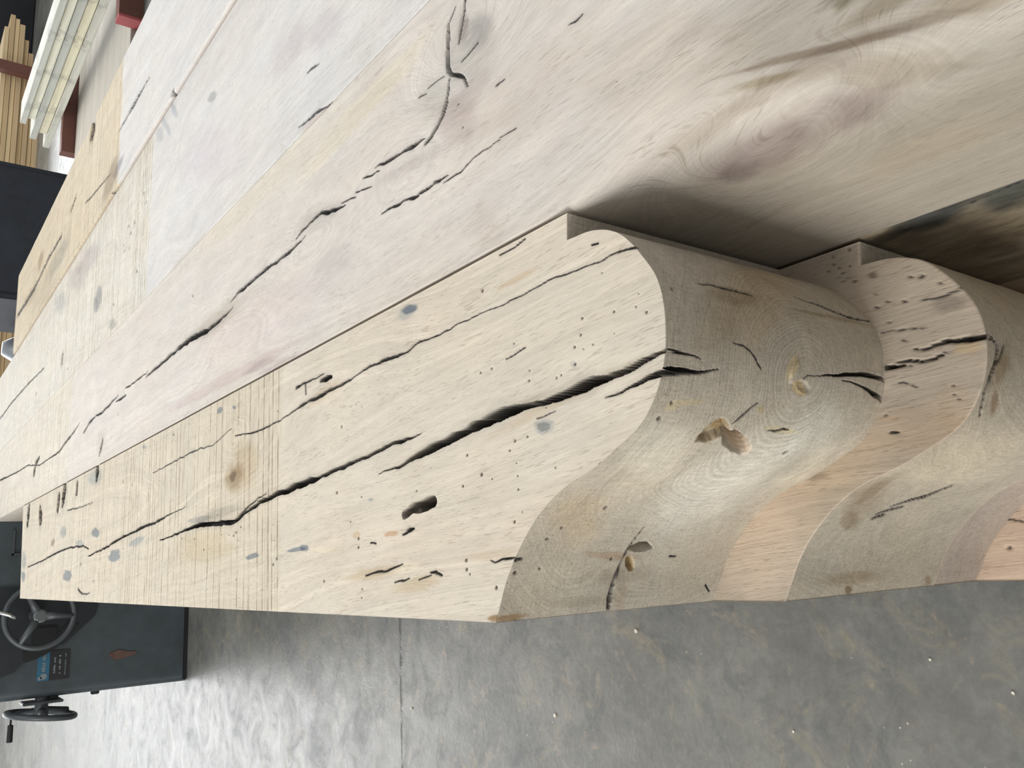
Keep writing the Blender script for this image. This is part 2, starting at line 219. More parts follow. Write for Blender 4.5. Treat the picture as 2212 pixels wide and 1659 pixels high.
F['A_end_st']=[[0.531,-1.2929,12.688,-24.938,-52.838,19.496,[1.25,1.12,1.02],0.9,0.5],[0.5612,-1.1855,24.678,-15.414,-15.679,-27.027,[0.84,0.76,0.64],1,0.2],[0.5741,-1.2017,36.995,-44.06,-46.489,-3.609,[0.86,0.78,0.62],1,0.2],[0.7085,-1.3376,-30.999,-71.017,-37.199,3.639,[1.15,1.06,0.85],0.9,0.25],[0.6695,-1.3667,-25.616,-26.952,-72.118,26.648,[1.15,1.04,0.8],1,0.2],[0.1172,-1.3214,48.81,-71.15,-42.465,-4.744,[1.05,0.9,0.62],1,0.2],[0.6195,-1.2752,63.492,-93.144,-116.689,-8.936,[1.0,0.95,0.78],1,0.3],[0.6175,-1.0744,13.263,-18.839,-136.484,-21.118,[1.12,1.06,0.9],0.8,0.3],[0.6048,-1.0477,34.215,-63.972,-190.085,-14.846,[1.12,1.06,0.9],0.8,0.3],[0.3662,-1.4006,4.884,-3.322,-1.671,-4.771,[1.26,1.3,1.36],1,0.9],[0.5876,-1.464,11.035,-4.489,-2.78,-11.588,[1.14,1.2,1.25],1,0.9],[0.489,-1.1074,10.398,-8.723,-5.4,-5.387,[1.12,1.15,1.18],0.9,0.9],[0.4226,-1.1437,7.597,-5.818,-2.0,-8.269,[1.15,1.14,1.12],0.9,0.9],[0.4654,-1.5774,9.98,-5.262,2.239,-19.192,[1.15,1.15,1.12],0.9,0.8],[0.2573,-1.0987,10.897,-11.343,-7.858,-4.636,[1.05,0.98,0.9],0.9,0.9],[0.0676,-1.1317,3.188,-9.061,-15.568,0.972,[1.12,1.13,1.12],0.9,0.9],[0.008,-1.0312,9.472,-22.047,-104.893,-2.68,[0.7,0.55,0.4],0.9,0.6],[0.1389,-1.2563,5.043,-12.431,-72.673,8.256,[0.86,0.76,0.68],0.9,0.8],[0.0892,-1.3136,7.357,-11.968,-40.735,-3.888,[0.78,0.75,0.72],0.8,0.9],[0.8245,-1.1996,-9.194,-11.475,-41.235,-1.731,[0.72,0.68,0.62],0.8,0.8],[0.7614,-1.1401,-2.867,-13.868,-16.662,-2.193,[0.9,0.88,0.84],0.7,0.9],[0.8277,-1.5015,-6.723,-7.116,-159.164,-1.858,[0.72,0.66,0.55],0.8,0.6],[0.5806,-1.3673,13.839,-17.509,-129.822,5.577,[1.12,1.05,0.85],0.8,0.5],[0.0333,-1.3262,-1.226,-44.406,-26.102,6.853,[0.85,0.78,0.74],0.8,0.8],[0.031,-1.2062,4.15,-9.704,-64.79,0.05,[0.8,0.78,0.74],0.7,0.8],[0.8715,-1.3022,-8.536,-8.246,-5.767,0.194,[0.96,0.84,0.7],0.7,0.9],[0.7526,-1.0132,-6.5,-48.987,-15.354,-0.807,[1.06,1.04,1.0],0.5,0.8]]  # stains, plus light painted onto the concave face turned left
F['E_cr_top']=[[0.03,[[1.2621,1.5067,0.00631],[1.2153,1.5114,0.0105],[1.1748,1.5158,0.01231],[1.1466,1.5154,0.01135],[1.1264,1.5003,0.0085],[1.1087,1.4734,0.00715],[1.0932,1.4529,0.00546],[1.0769,1.4443,0.00554],[1.0607,1.4376,0.00287]]],[0.025,[[1.1199,1.5108,0.00428],[1.0904,1.5165,0.00657],[1.0651,1.5261,0.00909],[1.0402,1.544,0.01118],[1.0236,1.5699,0.01027],[1.0108,1.6025,0.00784],[1.0019,1.6291,0.00583]]],[0.035,[[1.0164,1.6283,0.00263],[1.0219,1.657,0.00845],[1.0244,1.6933,0.00887],[1.0287,1.7377,0.00745],[1.0325,1.7788,0.0088],[1.0414,1.8362,0.00726],[1.0501,1.8881,0.00294]]],[0.03,[[1.0299,1.8624,0.00287],[1.037,1.9018,0.00576],[1.0483,1.959,0.00292]]],[0.03,[[1.0059,1.908,0.0015],[1.0105,1.9432,0.00578],[1.0239,2.0047,0.00287]]],[0.035,[[1.0129,2.0049,0.00305],[1.0206,2.0573,0.00602],[1.0288,2.0933,0.00292]]],[0.04,[[1.0109,2.0724,0.00447],[1.0225,2.1333,0.00887],[1.0378,2.1936,0.01049],[1.0485,2.2464,0.00825],[1.0505,2.2802,0.00996],[1.0475,2.3218,0.00646],[1.043,2.3824,0.00713],[1.0322,2.4227,0.00537]]],[0.035,[[1.0178,2.3498,0.0023],[1.0102,2.404,0.00877],[1.0063,2.4905,0.01042],[1.0074,2.5775,0.01006],[1.0126,2.6819,0.01066],[1.0094,2.7923,0.01131],[1.0097,2.9096,0.01207],[1.0011,3.0032,0.0079],[0.9981,3.0439,0.00261]]],[0.035,[[0.9689,3.0164,0.00272],[0.9577,3.1095,0.01071],[0.9531,3.1906,0.01257],[0.9521,3.2753,0.01438],[0.955,3.3638,0.01801],[0.9641,3.4567,0.02036],[0.9706,3.5665,0.01992],[0.9711,3.6812,0.01669],[0.9653,3.8303,0.01448],[0.9631,3.9976,0.0151],[0.9559,4.1424,0.01263],[0.9529,4.2613,0.00629]]],[0.02,[[0.9741,4.23,0.00304],[0.9731,4.4083,0.00943],[0.9724,4.5502,0.0062],[0.9773,4.6905,0.00609]]],[0.02,[[0.9734,4.8579,0.00411],[0.953,5.0779,0.01232],[0.9417,5.2798,0.01088],[0.9507,5.4349,0.00763],[0.9356,5.6051,0.01583],[0.9022,5.7648,0.01226]]],[0.02,[[0.9393,4.6729,0.00624],[0.9408,4.7765,0.01229],[0.9464,4.9067,0.00612]]],[0.02,[[0.9883,5.9226,0.00606],[0.9529,6.1296,0.01145],[0.9271,6.3868,0.01709],[0.8934,6.6422,0.01005],[0.8945,6.9692,0.00868],[0.8988,7.5053,0.00784],[0.9738,8.1524,0.00831],[0.9853,8.7182,0.01],[1.0124,9.3669,0.01029],[1.0435,10.1094,0.01655]]],[0.03,[[0.9066,1.8558,0.00295],[0.9023,1.8032,0.00567],[0.8962,1.7573,0.007],[0.895,1.7313,0.0041],[0.8891,1.6969,0.00659],[0.8854,1.6656,0.00532]]],[0.03,[[0.8899,1.6676,0.00395],[0.8849,1.6304,0.00913],[0.8808,1.5964,0.00534],[0.8797,1.5673,0.0041]]],[0.03,[[0.8858,1.5941,0.00409],[0.8842,1.567,0.0068],[0.8829,1.5325,0.0027]]],[0.025,[[0.872,1.5513,0.00271],[0.8708,1.5172,0.00397],[0.8684,1.4784,0.00416],[0.8729,1.4515,0.00437],[0.8756,1.4162,0.00274],[0.8764,1.3802,0.00263],[0.8763,1.3505,0.00249],[0.8739,1.3234,0.00238]]],[0.015,[[0.8787,1.3247,0.00243],[0.877,1.2998,0.0024],[0.8747,1.2674,0.00237]]],[0.012,[[1.2794,1.4334,0.00624],[1.2525,1.439,0.00532],[1.2325,1.4461,0.00442],[1.2089,1.4574,0.00444],[1.1853,1.4667,0.00441]]],[0.012,[[1.1437,1.3909,0.00331],[1.1395,1.4231,0.00346],[1.1316,1.4563,0.00361]]],[0.01,[[1.1349,1.5325,0.00206],[1.1437,1.5849,0.00298],[1.1425,1.6067,0.00258]]],[0.01,[[1.1309,1.6161,0.00262],[1.1399,1.6515,0.00266]]],[0.012,[[1.2886,1.4725,0.0023],[1.273,1.4937,0.00472],[1.2561,1.507,0.00478]]],[0.012,[[1.0096,1.087,0.00119],[1.0086,1.0665,0.00374],[1.0114,1.046,0.0026]]],[0.01,[[1.0041,1.3274,0.00413],[1.0045,1.2984,0.00272]]],[0.012,[[0.775,5.1904,0.0212],[0.7232,5.2387,0.03189],[0.6924,5.2681,0.01062]]],[0.02,[[0.9641,7.5331,0.01758],[0.9245,7.7271,0.04989],[0.8791,7.7552,0.07012]]]]
F['E_ho']=[[0.015,[[1.0354,1.4779,0.00342],[0.9699,1.4625,0.00336],[1.1573,3.527,0.00741],[0.8302,0.9691,0.00175],[0.861,4.8236,0.00532]]]]
F['E_st_top']=[[1.1474,1.4225,-5.358,-5.525,-8.729,6.931,[0.82,0.82,0.81],1,0.9],[1.1665,1.3838,-10.909,-11.316,-17.61,14.418,[0.8,0.8,0.82],1,0.9],[1.1023,1.5763,13.832,-11.73,-10.688,-5.052,[0.84,0.84,0.82],0.9,0.8],[1.0001,1.4898,-0.677,-11.264,-14.251,6.756,[0.85,0.82,0.82],0.9,0.9],[1.2151,1.4472,-8.676,-38.904,-20.597,13.133,[0.6,0.56,0.55],0.8,0.8],[1.0381,2.2464,5.581,-6.344,-22.359,2.46,[0.82,0.82,0.82],0.9,0.9],[0.8745,2.1501,5.856,-6.526,-20.493,1.238,[0.88,0.87,0.87],0.8,0.9],[0.9644,3.1915,4.239,-2.831,-18.844,-0.048,[0.8,0.77,0.72],0.9,0.9],[0.9732,1.6705,2.754,-4.215,-51.662,6.935,[0.84,0.83,0.84],0.8,0.8],[0.8307,2.7401,1.897,-1.673,-8.683,0.337,[0.98,0.93,0.95],0.7,0.9],[1.0337,1.4394,-20.925,-7.321,-7.641,7.281,[0.82,0.78,0.78],0.7,0.8],[0.9434,1.238,2.825,-3.922,-9.487,-0.483,[0.93,0.9,0.88],0.8,0.9],[0.8131,0.8939,2.384,-5.378,-8.592,0.587,[0.93,0.9,0.86],0.9,0.9],[0.7164,0.5649,1.113,-3.675,-7.687,0.47,[0.6,0.59,0.56],1,1.0],[1.2534,2.0239,2.072,-1.908,-17.91,-1.218,[1.04,1.02,0.94],1,0.8],[1.3501,2.7611,1.482,-1.154,-9.786,0.131,[1.03,1.02,0.96],1,0.8],[0.7041,3.1716,1.653,-1.288,-40.462,0.776,[0.9,0.84,0.86],0.9,0.7],[0.6392,2.5287,4.731,-4.901,-42.601,1.268,[0.82,0.78,0.8],0.9,0.8],[0.6829,2.7341,7.253,-6.638,-54.986,1.319,[0.8,0.75,0.78],0.9,0.8],[0.6657,0.5026,3.378,-10.802,-52.793,-0.821,[0.72,0.68,0.6],0.9,0.9],[0.7217,0.5498,8.81,-27.161,-32.569,0.738,[0.7,0.68,0.62],0.8,0.9],[0.6101,0.4069,1.801,-12.299,-39.451,6.492,[0.8,0.76,0.68],0.9,0.9],[0.7025,0.5596,31.512,-50.505,-74.475,-38.44,[0.74,0.74,0.66],0.9,0.9],[0.7024,1.3888,-1.003,-14.348,-15.773,5.628,[0.9,0.86,0.84],0.6,0.9],[0.7683,5.2375,-3.793,-5.942,-14.346,2.508,[0.85,0.83,0.8],0.8,0.8],[0.6561,0.6336,0.241,-7.131,-97.77,35.548,[0.66,0.6,0.55],1,0.8],[0.6528,0.7167,1.047,-15.49,-81.619,26.537,[0.7,0.66,0.56],1,0.8],[0.6296,0.6691,2.48,-8.11,-30.608,1.805,[0.8,0.77,0.74],1,0.9],[0.6305,0.8308,3.951,-9.506,-33.67,0.094,[0.9,0.87,0.84],1,0.9],[0.612,0.4973,0.719,-8.418,-57.829,15.736,[0.7,0.66,0.62],1,0.8],[0.5783,0.3841,2.402,-17.064,-54.174,7.696,[0.8,0.76,0.7],0.9,0.9]]  # stains, a darker near end, and shade painted where the arris catches light
F['E_cr_side']=[]
F['E_st_side']=[[0.808,-1.1366,-7.617,-4.518,3.299,-11.271,[0.68,0.63,0.64],1,0.9],[0.6808,-1.1339,-8.731,-4.609,6.327,-13.941,[0.82,0.79,0.8],0.9,0.9],[0.8557,-1.1594,-21.111,-14.726,12.199,-17.403,[0.78,0.76,0.78],0.8,0.8],[0.6119,-1.1388,-12.927,-6.131,7.572,-16.31,[0.8,0.76,0.76],0.9,0.9],[0.5493,-1.0957,-7.657,-3.587,13.313,-20.299,[0.78,0.74,0.68],0.9,0.9],[0.6266,-1.3706,-6.723,-2.447,0.277,-13.449,[1.03,1.0,0.94],0.8,0.9]]
F['F_st']=[[0.7495,-1.658,-8.644,-3.125,-2.666,-12.419,[0.3,0.35,0.42],1,0.8],[0.6305,-1.6877,-13.979,-4.445,-0.475,-10.147,[0.34,0.4,0.46],1,0.8],[0.8691,-1.6963,-20.115,-8.222,-7.48,-28.675,[0.6,0.6,0.6],1,0.7],[0.7651,-1.9313,-8.871,-3.278,1.035,-7.299,[0.72,0.7,0.66],0.9,0.9]]
F['H_cr']=[[0.01,[[1.4114,2.4129,0.00217],[1.404,2.3349,0.00611],[1.3903,2.2465,0.00734],[1.3711,2.1627,0.007],[1.3592,2.0987,0.00352]]],[0.006,[[1.5699,2.3398,0.00468],[1.5653,2.2818,0.00635],[1.5561,2.2465,0.00364]]],[0.006,[[1.7562,10.5562,0.01967],[1.7703,9.622,0.01664],[1.7446,8.5175,0.01347],[1.7024,7.6098,0.00878]]],[0.02,[[1.6033,6.7601,0.05341],[1.5732,6.7498,0.05329]]],[0.02,[[1.2765,3.513,0.02114],[1.2573,3.5175,0.02113]]]]
F['H_ho']=[[0.02,[[1.899,4.6596,0.01314],[1.9667,4.8084,0.00907],[1.9252,4.8005,0.01052],[1.8652,4.7467,0.0133],[1.8474,4.8942,0.0106],[1.805,4.8747,0.00901],[1.7804,4.7518,0.00879],[1.9994,4.4883,0.01002],[1.9236,4.4281,0.00842],[1.9098,4.5512,0.0086],[1.7624,4.4679,0.00693],[1.5848,4.5535,0.01104],[1.6109,4.4901,0.00684],[1.5504,5.0942,0.0091],[1.4637,6.4771,0.01508],[1.5556,7.9555,0.0165],[1.3343,3.8027,0.00691]]]]
F['H_st']=[[1.7235,5.5373,-1.509,-9.383,-12.803,3.863,[0.6,0.62,0.66],1,0.7],[1.6831,5.6089,3.71,-14.53,-16.515,4.527,[0.62,0.64,0.68],1,0.6],[1.4306,5.0914,-13.308,-6.054,-24.82,8.298,[0.68,0.7,0.74],1,0.6],[2.0843,7.0048,-2.465,-3.039,-10.362,3.168,[0.78,0.8,0.84],0.9,0.8],[2.2064,4.0873,30.312,-31.066,-13.535,4.534,[0.78,0.83,0.86],1,0.5],[2.2246,3.9426,25.51,-30.922,-18.748,7.116,[0.74,0.78,0.82],1,0.5],[2.2071,4.1988,1.631,-11.431,-24.309,11.144,[0.82,0.86,0.88],1,0.6],[1.9862,3.3424,-31.732,0.025,-27.537,20.126,[0.66,0.68,0.7],1,0.6],[1.3645,2.2125,6.579,-7.064,-42.297,5.109,[0.9,0.8,0.76],0.9,0.6],[1.7461,2.5134,-9.26,-1.812,-7.016,5.606,[0.86,0.83,0.85],0.8,0.9],[1.6597,2.2118,-10.258,-2.419,-8.863,7.576,[0.88,0.85,0.88],0.8,0.9],[1.7207,3.3699,3.794,-2.851,-5.384,0.509,[0.95,0.92,0.95],0.8,0.9],[2.1047,5.9666,6.827,-2.948,-6.845,-0.38,[0.8,0.78,0.82],0.9,0.9],[2.0953,6.3656,-4.126,-1.261,-9.317,3.433,[0.78,0.76,0.8],0.8,0.9],[1.3145,2.8529,3.456,-2.455,-60.57,-2.337,[0.86,0.85,0.84],0.9,0.6],[1.3733,3.6642,5.912,-3.462,-49.843,-0.988,[0.88,0.86,0.82],0.9,0.6]]
F['G_cr']=[[0.02,[[2.6234,4.3967,0.00578],[2.6292,4.543,0.01836],[2.6289,4.6958,0.0251],[2.6351,4.8578,0.01942],[2.635,5.0859,0.01379]]],[0.01,[[2.4328,5.287,0.00732],[2.4781,5.5994,0.01051],[2.5079,5.8488,0.01058],[2.5496,6.0883,0.00762]]],[0.015,[[2.6417,7.0176,0.02664],[2.6427,7.3053,0.02669],[2.6521,7.6393,0.03027],[2.6284,7.9861,0.03441],[2.6057,8.4149,0.0428],[2.6168,8.9306,0.03909],[2.6459,9.5123,0.03948]]],[0.015,[[2.7525,6.4769,0.02713],[2.7047,6.6399,0.02765]]],[0.02,[[3.0878,5.9523,0.07368],[3.0165,5.9645,0.09203]]],[0.02,[[2.2863,3.9027,0.02744],[2.2642,3.9079,0.02744]]],[0.02,[[2.2713,5.2025,0.01227],[2.2468,5.1249,0.02126],[2.2395,5.1593,0.03364]]]]
F['G_st']=[[3.0284,5.9523,-3.871,-7.814,-10.224,5.003,[0.62,0.58,0.52],1,0.7],[2.4847,7.1451,-7.85,-0.736,-4.032,1.604,[0.74,0.76,0.78],1,0.7],[2.3924,5.2781,-6.772,-4.277,-5.337,2.486,[0.66,0.62,0.58],1,0.8],[2.3816,5.0699,-16.471,-5.289,-10.741,5.397,[0.6,0.6,0.64],1,0.7],[2.778,8.1223,-4.834,-5.208,-9.615,3.324,[0.7,0.64,0.58],1,0.7],[2.6019,8.6337,7.717,-2.783,-9.733,0.085,[0.84,0.8,0.76],0.9,0.8],[2.3526,7.7547,-2.254,-0.53,-3.937,1.331,[0.86,0.86,0.86],0.8,0.9]]
F['B_cr_top']=[[0.05,[[0.3506,0.9001,0.00677],[0.3483,0.8753,0.00479],[0.3464,0.8481,0.00095]]],[0.05,[[0.3568,0.879,0.00096],[0.3564,0.8544,0.00381],[0.354,0.8306,0.00559],[0.3496,0.8189,0.00374],[0.3516,0.798,0.00468],[0.3549,0.7792,0.0037],[0.3542,0.7595,0.00091]]],[0.06,[[0.3776,0.8415,0.00095],[0.3767,0.813,0.00282],[0.3759,0.7852,0.00464],[0.3751,0.7581,0.00551],[0.3751,0.7272,0.00632],[0.3735,0.7016,0.00622],[0.3722,0.6892,0.00618]]],[0.02,[[0.4265,0.8993,0.00294],[0.4205,0.8548,0.00193],[0.4172,0.8069,0.00142]]],[0.01,[[0.3126,0.8905,0.00192],[0.3126,0.8706,0.00283],[0.3061,0.8521,0.00185],[0.2975,0.8418,0.00137]]],[0.02,[[0.2177,0.9092,0.00378],[0.2159,0.8966,0.00375]]],[0.01,[[0.4028,0.8623,0.00186],[0.3951,0.8506,0.00277]]],[0.01,[[0.4716,0.8084,0.00193],[0.4707,0.7709,0.00285],[0.4718,0.7255,0.00186]]]]
F['B_ho']=[[0.02,[[0.2618,0.7637,0.00312],[0.2899,0.7728,0.00269],[0.2738,0.7743,0.00269],[0.2552,0.9159,0.00286],[0.5211,0.801,0.00473],[0.5266,0.8225,0.00287],[0.6261,0.948,0.00308],[0.6056,0.987,0.00312],[0.5926,0.9762,0.00258],[0.5797,0.969,0.00257],[0.5534,0.945,0.00304],[0.4829,0.9036,0.00295],[0.4796,0.8442,0.00383],[0.5417,0.9303,0.00251],[0.4447,0.8803,0.00242],[0.4322,0.8432,0.00238],[0.4963,0.767,0.00279],[0.5949,1.0011,0.00209],[0.5899,0.9508,0.00204],[0.5862,1.0256,0.00211],[0.6224,0.9858,0.00208],[0.5728,0.9813,0.00206],[0.5662,0.9597,0.00204],[0.5617,0.9693,0.00205],[0.489,0.878,0.00292]]]]
F['B_st_top']=[[0.5539,0.9019,-13.562,-94.719,-108.056,32.994,[0.5,0.48,0.45],1,0.5],[0.5138,0.9013,-34.24,-238.602,-163.608,46.882,[0.6,0.55,0.5],1,0.5],[0.4521,0.7554,0.433,-25.245,-48.733,4.41,[0.72,0.72,0.74],1,0.8],[0.1487,1.097,-0.959,-27.021,-123.745,3.496,[0.72,0.7,0.7],1,0.7],[0.3567,0.7343,-0.6,-32.492,-79.189,6.475,[1.05,0.98,0.82],0.9,0.7],[0.0369,1.2597,-0.815,-6.357,-6.291,0.334,[1.32,1.28,1.26],1,0.8],[0.1735,1.0479,1.928,-5.34,-15.942,-4.5,[1.1,1.06,1.0],1,0.9],[0.2127,0.8374,-1.324,-8.882,-18.049,2.695,[0.92,0.86,0.8],0.8,0.9],[0.2488,0.7772,-2.843,-18.713,-18.384,3.159,[1.04,0.98,0.9],0.6,0.9],[0.2467,0.905,-1.786,-33.624,-262.836,19.94,[1.08,1.0,0.9],0.8,0.4]]
F['B_cr_end']=[[0.05,[[0.754,-1.65,0.00145],[0.7517,-1.6782,0.0043],[0.7438,-1.6956,0.006],[0.7084,-1.6821,0.00648],[0.6807,-1.6698,0.00707],[0.6443,-1.6677,0.00909],[0.6163,-1.6773,0.00486],[0.5953,-1.6923,0.00314]]],[0.03,[[0.744,-1.7208,0.00284],[0.7144,-1.6971,0.00418],[0.7036,-1.6782,0.00217]]],[0.012,[[0.2293,-1.8391,0.00423],[0.2437,-1.8754,0.00586],[0.2544,-1.9231,0.00509]]],[0.012,[[0.2526,-1.8655,0.00245],[0.2743,-1.9153,0.0081],[0.2946,-1.969,0.01176],[0.3337,-2.0131,0.01324]]],[0.01,[[0.2161,-1.8382,0.00601],[0.2275,-1.8742,0.00612]]],[0.02,[[0.1647,-2.55,6e-05],[0.1394,-2.55,0.0]]]]
F['B_st_end']=[[0.2784,-1.7367,11.769,-10.121,-6.76,-4.002,[0.84,0.8,0.76],1,0.9],[0.2099,-1.7508,27.563,-27.377,-29.729,0.426,[0.78,0.74,0.68],1,0.8],[0.3218,-1.7151,13.558,-6.4,4.919,-33.319,[0.8,0.76,0.7],0.9,0.8],[0.044,-1.888,4.887,-7.314,-50.082,0.066,[0.78,0.74,0.66],0.9,0.9],[0.0134,-1.891,38.233,-63.7,-80.142,5.364,[0.55,0.48,0.38],1,0.6],[0.4561,-1.8952,6.472,-3.012,-4.386,-3.0,[1.14,1.13,1.1],1,0.9],[0.7024,-1.7106,-11.367,-26.578,-21.684,0.562,[0.72,0.64,0.54],0.9,0.8],[0.6298,-1.7202,32.739,-58.252,-36.202,0.333,[0.66,0.56,0.46],0.9,0.7],[0.0167,-2.2613,34.239,-52.117,-57.643,3.381,[0.7,0.6,0.48],0.8,0.7],[0.518,-1.65,30.885,-62.741,-2.647,-32.705,[1.08,1.07,1.04],0.8,0.9]]
F['prof']=[[-0.119,1.4142],[-0.1044,1.4053],[-0.0372,1.3708],[0.007,1.3387],[0.044,1.3032],[0.0798,1.263],[0.1109,1.2121],[0.1283,1.1722],[0.1375,1.1395],[0.1547,1.0888],[0.1766,1.0399],[0.2001,0.9897],[0.2205,0.9619],[0.2536,0.9363],[0.2841,0.9196],[0.3185,0.9086],[0.3431,0.9048],[0.3844,0.9022],[0.4217,0.9062],[0.4526,0.9163],[0.4832,0.9364],[0.509,0.9545],[0.5381,0.9784],[0.5538,0.9964],[0.571,1.0329],[0.5803,1.0693],[0.584,1.1308],[0.636,1.1255]]
# ------------------------------------------------------------------ surface features (cracks, holes, stains, painted tones)
def f_cracks(a, b, lst, res=.0013):
    dep = np.zeros(a.shape, np.float32); drk = np.zeros(a.shape, np.float32); halo = np.zeros(a.shape, np.float32)
    if not lst: return dep, drk, halo
    jit = fbm(a * 40, b * 16, 2); jit2 = vn(a * 230 + 9, b * 190) - .5
    wob = (fbm(a * 25 + 3, b * 22, 2) - .5) * .010
    aw = a + wob + jit2 * .0006
    for d, pts in lst:
        P = np.array(pts)
        mw = P[:, 2].max() * 3 + .02
        box = (a > P[:, 0].min() - mw) & (a < P[:, 0].max() + mw) & (b > P[:, 1].min() - mw) & (b < P[:, 1].max() + mw)
        idx = np.nonzero(box)
        if not len(idx[0]): continue
        x = aw[idx]; y = b[idx]; j = jit[idx]
        bd = np.full(x.shape, 9.0); bw = np.zeros(x.shape)
        for i in range(len(P) - 1):
            p, q = P[i], P[i + 1]
            v = q[:2] - p[:2]; L = v @ v + 1e-12
            t = np.clip(((x - p[0]) * v[0] + (y - p[1]) * v[1]) / L, 0, 1)
            ww = p[2] + (q[2] - p[2]) * t
            dd = np.hypot(x - p[0] - v[0] * t, y - p[1] - v[1] * t)
            sel = dd / (ww + .001) < bd / (bw + .001)
            bd = np.where(sel, dd, bd); bw = np.where(sel, ww, bw)
        wj = bw * (.5 + .6 * j) * np.where(bw > .006, 1.35, 1.1)
        we = np.maximum(wj, res)
        st = np.clip(wj / res, .35, 1)
        ed = np.maximum(.12 * we, res * .45)
        ins = sst((we / 2 - bd) / ed + .5)
        dd = d * ins * np.clip(we / .016, .10, 1)
        dep[idx] = np.maximum(dep[idx], dd)
        drk[idx] = np.maximum(drk[idx], sst((we * .56 + .0004 - bd) / (.10 * we + .0009) + .5) * st)
        halo[idx] = np.maximum(halo[idx], sst(1 - (bd - we * .5) / (we * .9 + .004)) * st)
    return dep, drk, halo
def f_holes(a, b, lst, res=.0016):
    dep = np.zeros(a.shape, np.float32); drk = np.zeros(a.shape, np.float32)
    for d, pts in lst:
        for (x, y, r) in pts:
            r = max(r * .92, res * .8)
            box = (abs(a - x) < r * 2.2) & (abs(b - y) < r * 2.2); idx = np.nonzero(box)
            if not len(idx[0]): continue
            dd = np.hypot(a[idx] - x, b[idx] - y)
            ins = sst((r - dd) / (r * .45) + .5)
            dep[idx] = np.maximum(dep[idx], min(d * .5, r * 1.1) * ins); drk[idx] = np.maximum(drk[idx], np.sqrt(ins) * .85)
    return dep, drk
def f_ell(a, b, e, wobble=.30):
    cx, cy, m0, m1, m2, m3, col, st, soft = e
    u = m0 * (a - cx) + m1 * (b - cy); v = m2 * (a - cx) + m3 * (b - cy)
    r2 = u * u + v * v; idx = np.nonzero(r2 < 2.4)
    f = np.zeros(a.shape, np.float32)
    if not len(idx[0]): return f
    r = np.sqrt(r2[idx]) + (fbm(u[idx] * 1.8 + cx * 31, v[idx] * 1.8 + cy * 17, 3) - .5) * 2 * wobble
    f[idx] = sst((1 + soft * .3 - r) / soft)
    return f
def f_tints(a, b, tint, lst):
    for e in lst:
        f = f_ell(a, b, e)[..., None] * e[7]
        tint *= 1 + f * (np.array(e[6], np.float32) ** 1.15 - 1)

def build(name, P, extra, mode, tint, fib, ring, saw, stain_shade, endg, mat):
    """P (N,M,3) grid in model units; extra = two closing corner points"""
    N, M = P.shape[:2]
    V = np.concatenate([P.reshape(-1, 3), np.array(extra)], 0)
    V = np.stack([V[:, 0] * H, V[:, 1] * H, (V[:, 2] - ZF) * H], 1)
    i, j = np.meshgrid(np.arange(N - 1), np.arange(M - 1), indexing='ij')
    a = (i * M + j).ravel(); q = np.stack([a, a + M, a + M + 1, a + 1], 1)
    n = N * M; e0, e1 = n, n + 1
    if mode == 1:      # sweep along j, closed at j ends by extras at (first col, last col)
        caps = [list(range(0, M)) + [e0], [(N - 1) * M + k for k in range(M - 1, -1, -1)] + [e1],
                [k * M + M - 1 for k in range(N)] + [e1, e0], [k * M for k in range(N - 1, -1, -1)] + [e0, e1]]
    else:              # sweep along i, extras at (first row, last row)
        caps = [[k * M for k in range(N - 1, -1, -1)] + [e0], [k * M + M - 1 for k in range(N)] + [e1],
                [(N - 1) * M + k for k in range(M)][::-1] + [e0, e1], list(range(0, M)) + [e1, e0]]
    # orientation of the grid: make the first grid normal point up
    v = V[q[(N // 3) * (M - 1) + M // 3]] if mode == 1 else V[q[(N // 6) * (M - 1) + M // 2]]
    nz = np.cross(v[1] - v[0], v[3] - v[0])[2]
    if nz < 0: q = q[:, ::-1]
    loops = q.ravel(); starts = np.arange(len(q)) * 4; tot = np.full(len(q), 4)
    for c in caps:
        starts = np.append(starts, len(loops)); tot = np.append(tot, len(c)); loops = np.append(loops, c)
    me = bpy.data.meshes.new(name)
    me.vertices.add(len(V)); me.vertices.foreach_set('co', V.astype(np.float32).ravel())
    me.loops.add(len(loops)); me.loops.foreach_set('vertex_index', loops.astype(np.int32))
    me.polygons.add(len(starts)); me.polygons.foreach_set('loop_start', starts.astype(np.int32))
    try: me.polygons.foreach_set('loop_total', tot.astype(np.int32))
    except Exception: pass
    sm = np.ones(len(starts), bool); sm[-4:] = False
    me.polygons.foreach_set('use_smooth', sm)
    me.update(calc_edges=True)
    def put(nm, typ, arr, key, d):
        at = me.attributes.new(nm, typ, 'POINT')
        arr = np.concatenate([arr.reshape(n, -1), np.repeat(arr.reshape(n, -1)[-1:], 2, 0)], 0)
        at.data.foreach_set(key, arr.astype(np.float32).ravel())
    t4 = np.concatenate([np.clip(tint, 0, 1), np.ones((N, M, 1))], 2)
    put('tint', 'FLOAT_COLOR', t4, 'color', 4)
    put('fib', 'FLOAT_VECTOR', fib, 'vector', 3)
    put('aux', 'FLOAT_VECTOR', np.stack([ring, saw, stain_shade], 2), 'vector', 3)
    put('endg', 'FLOAT', endg, 'value', 1)
    return link(name, me, mat)

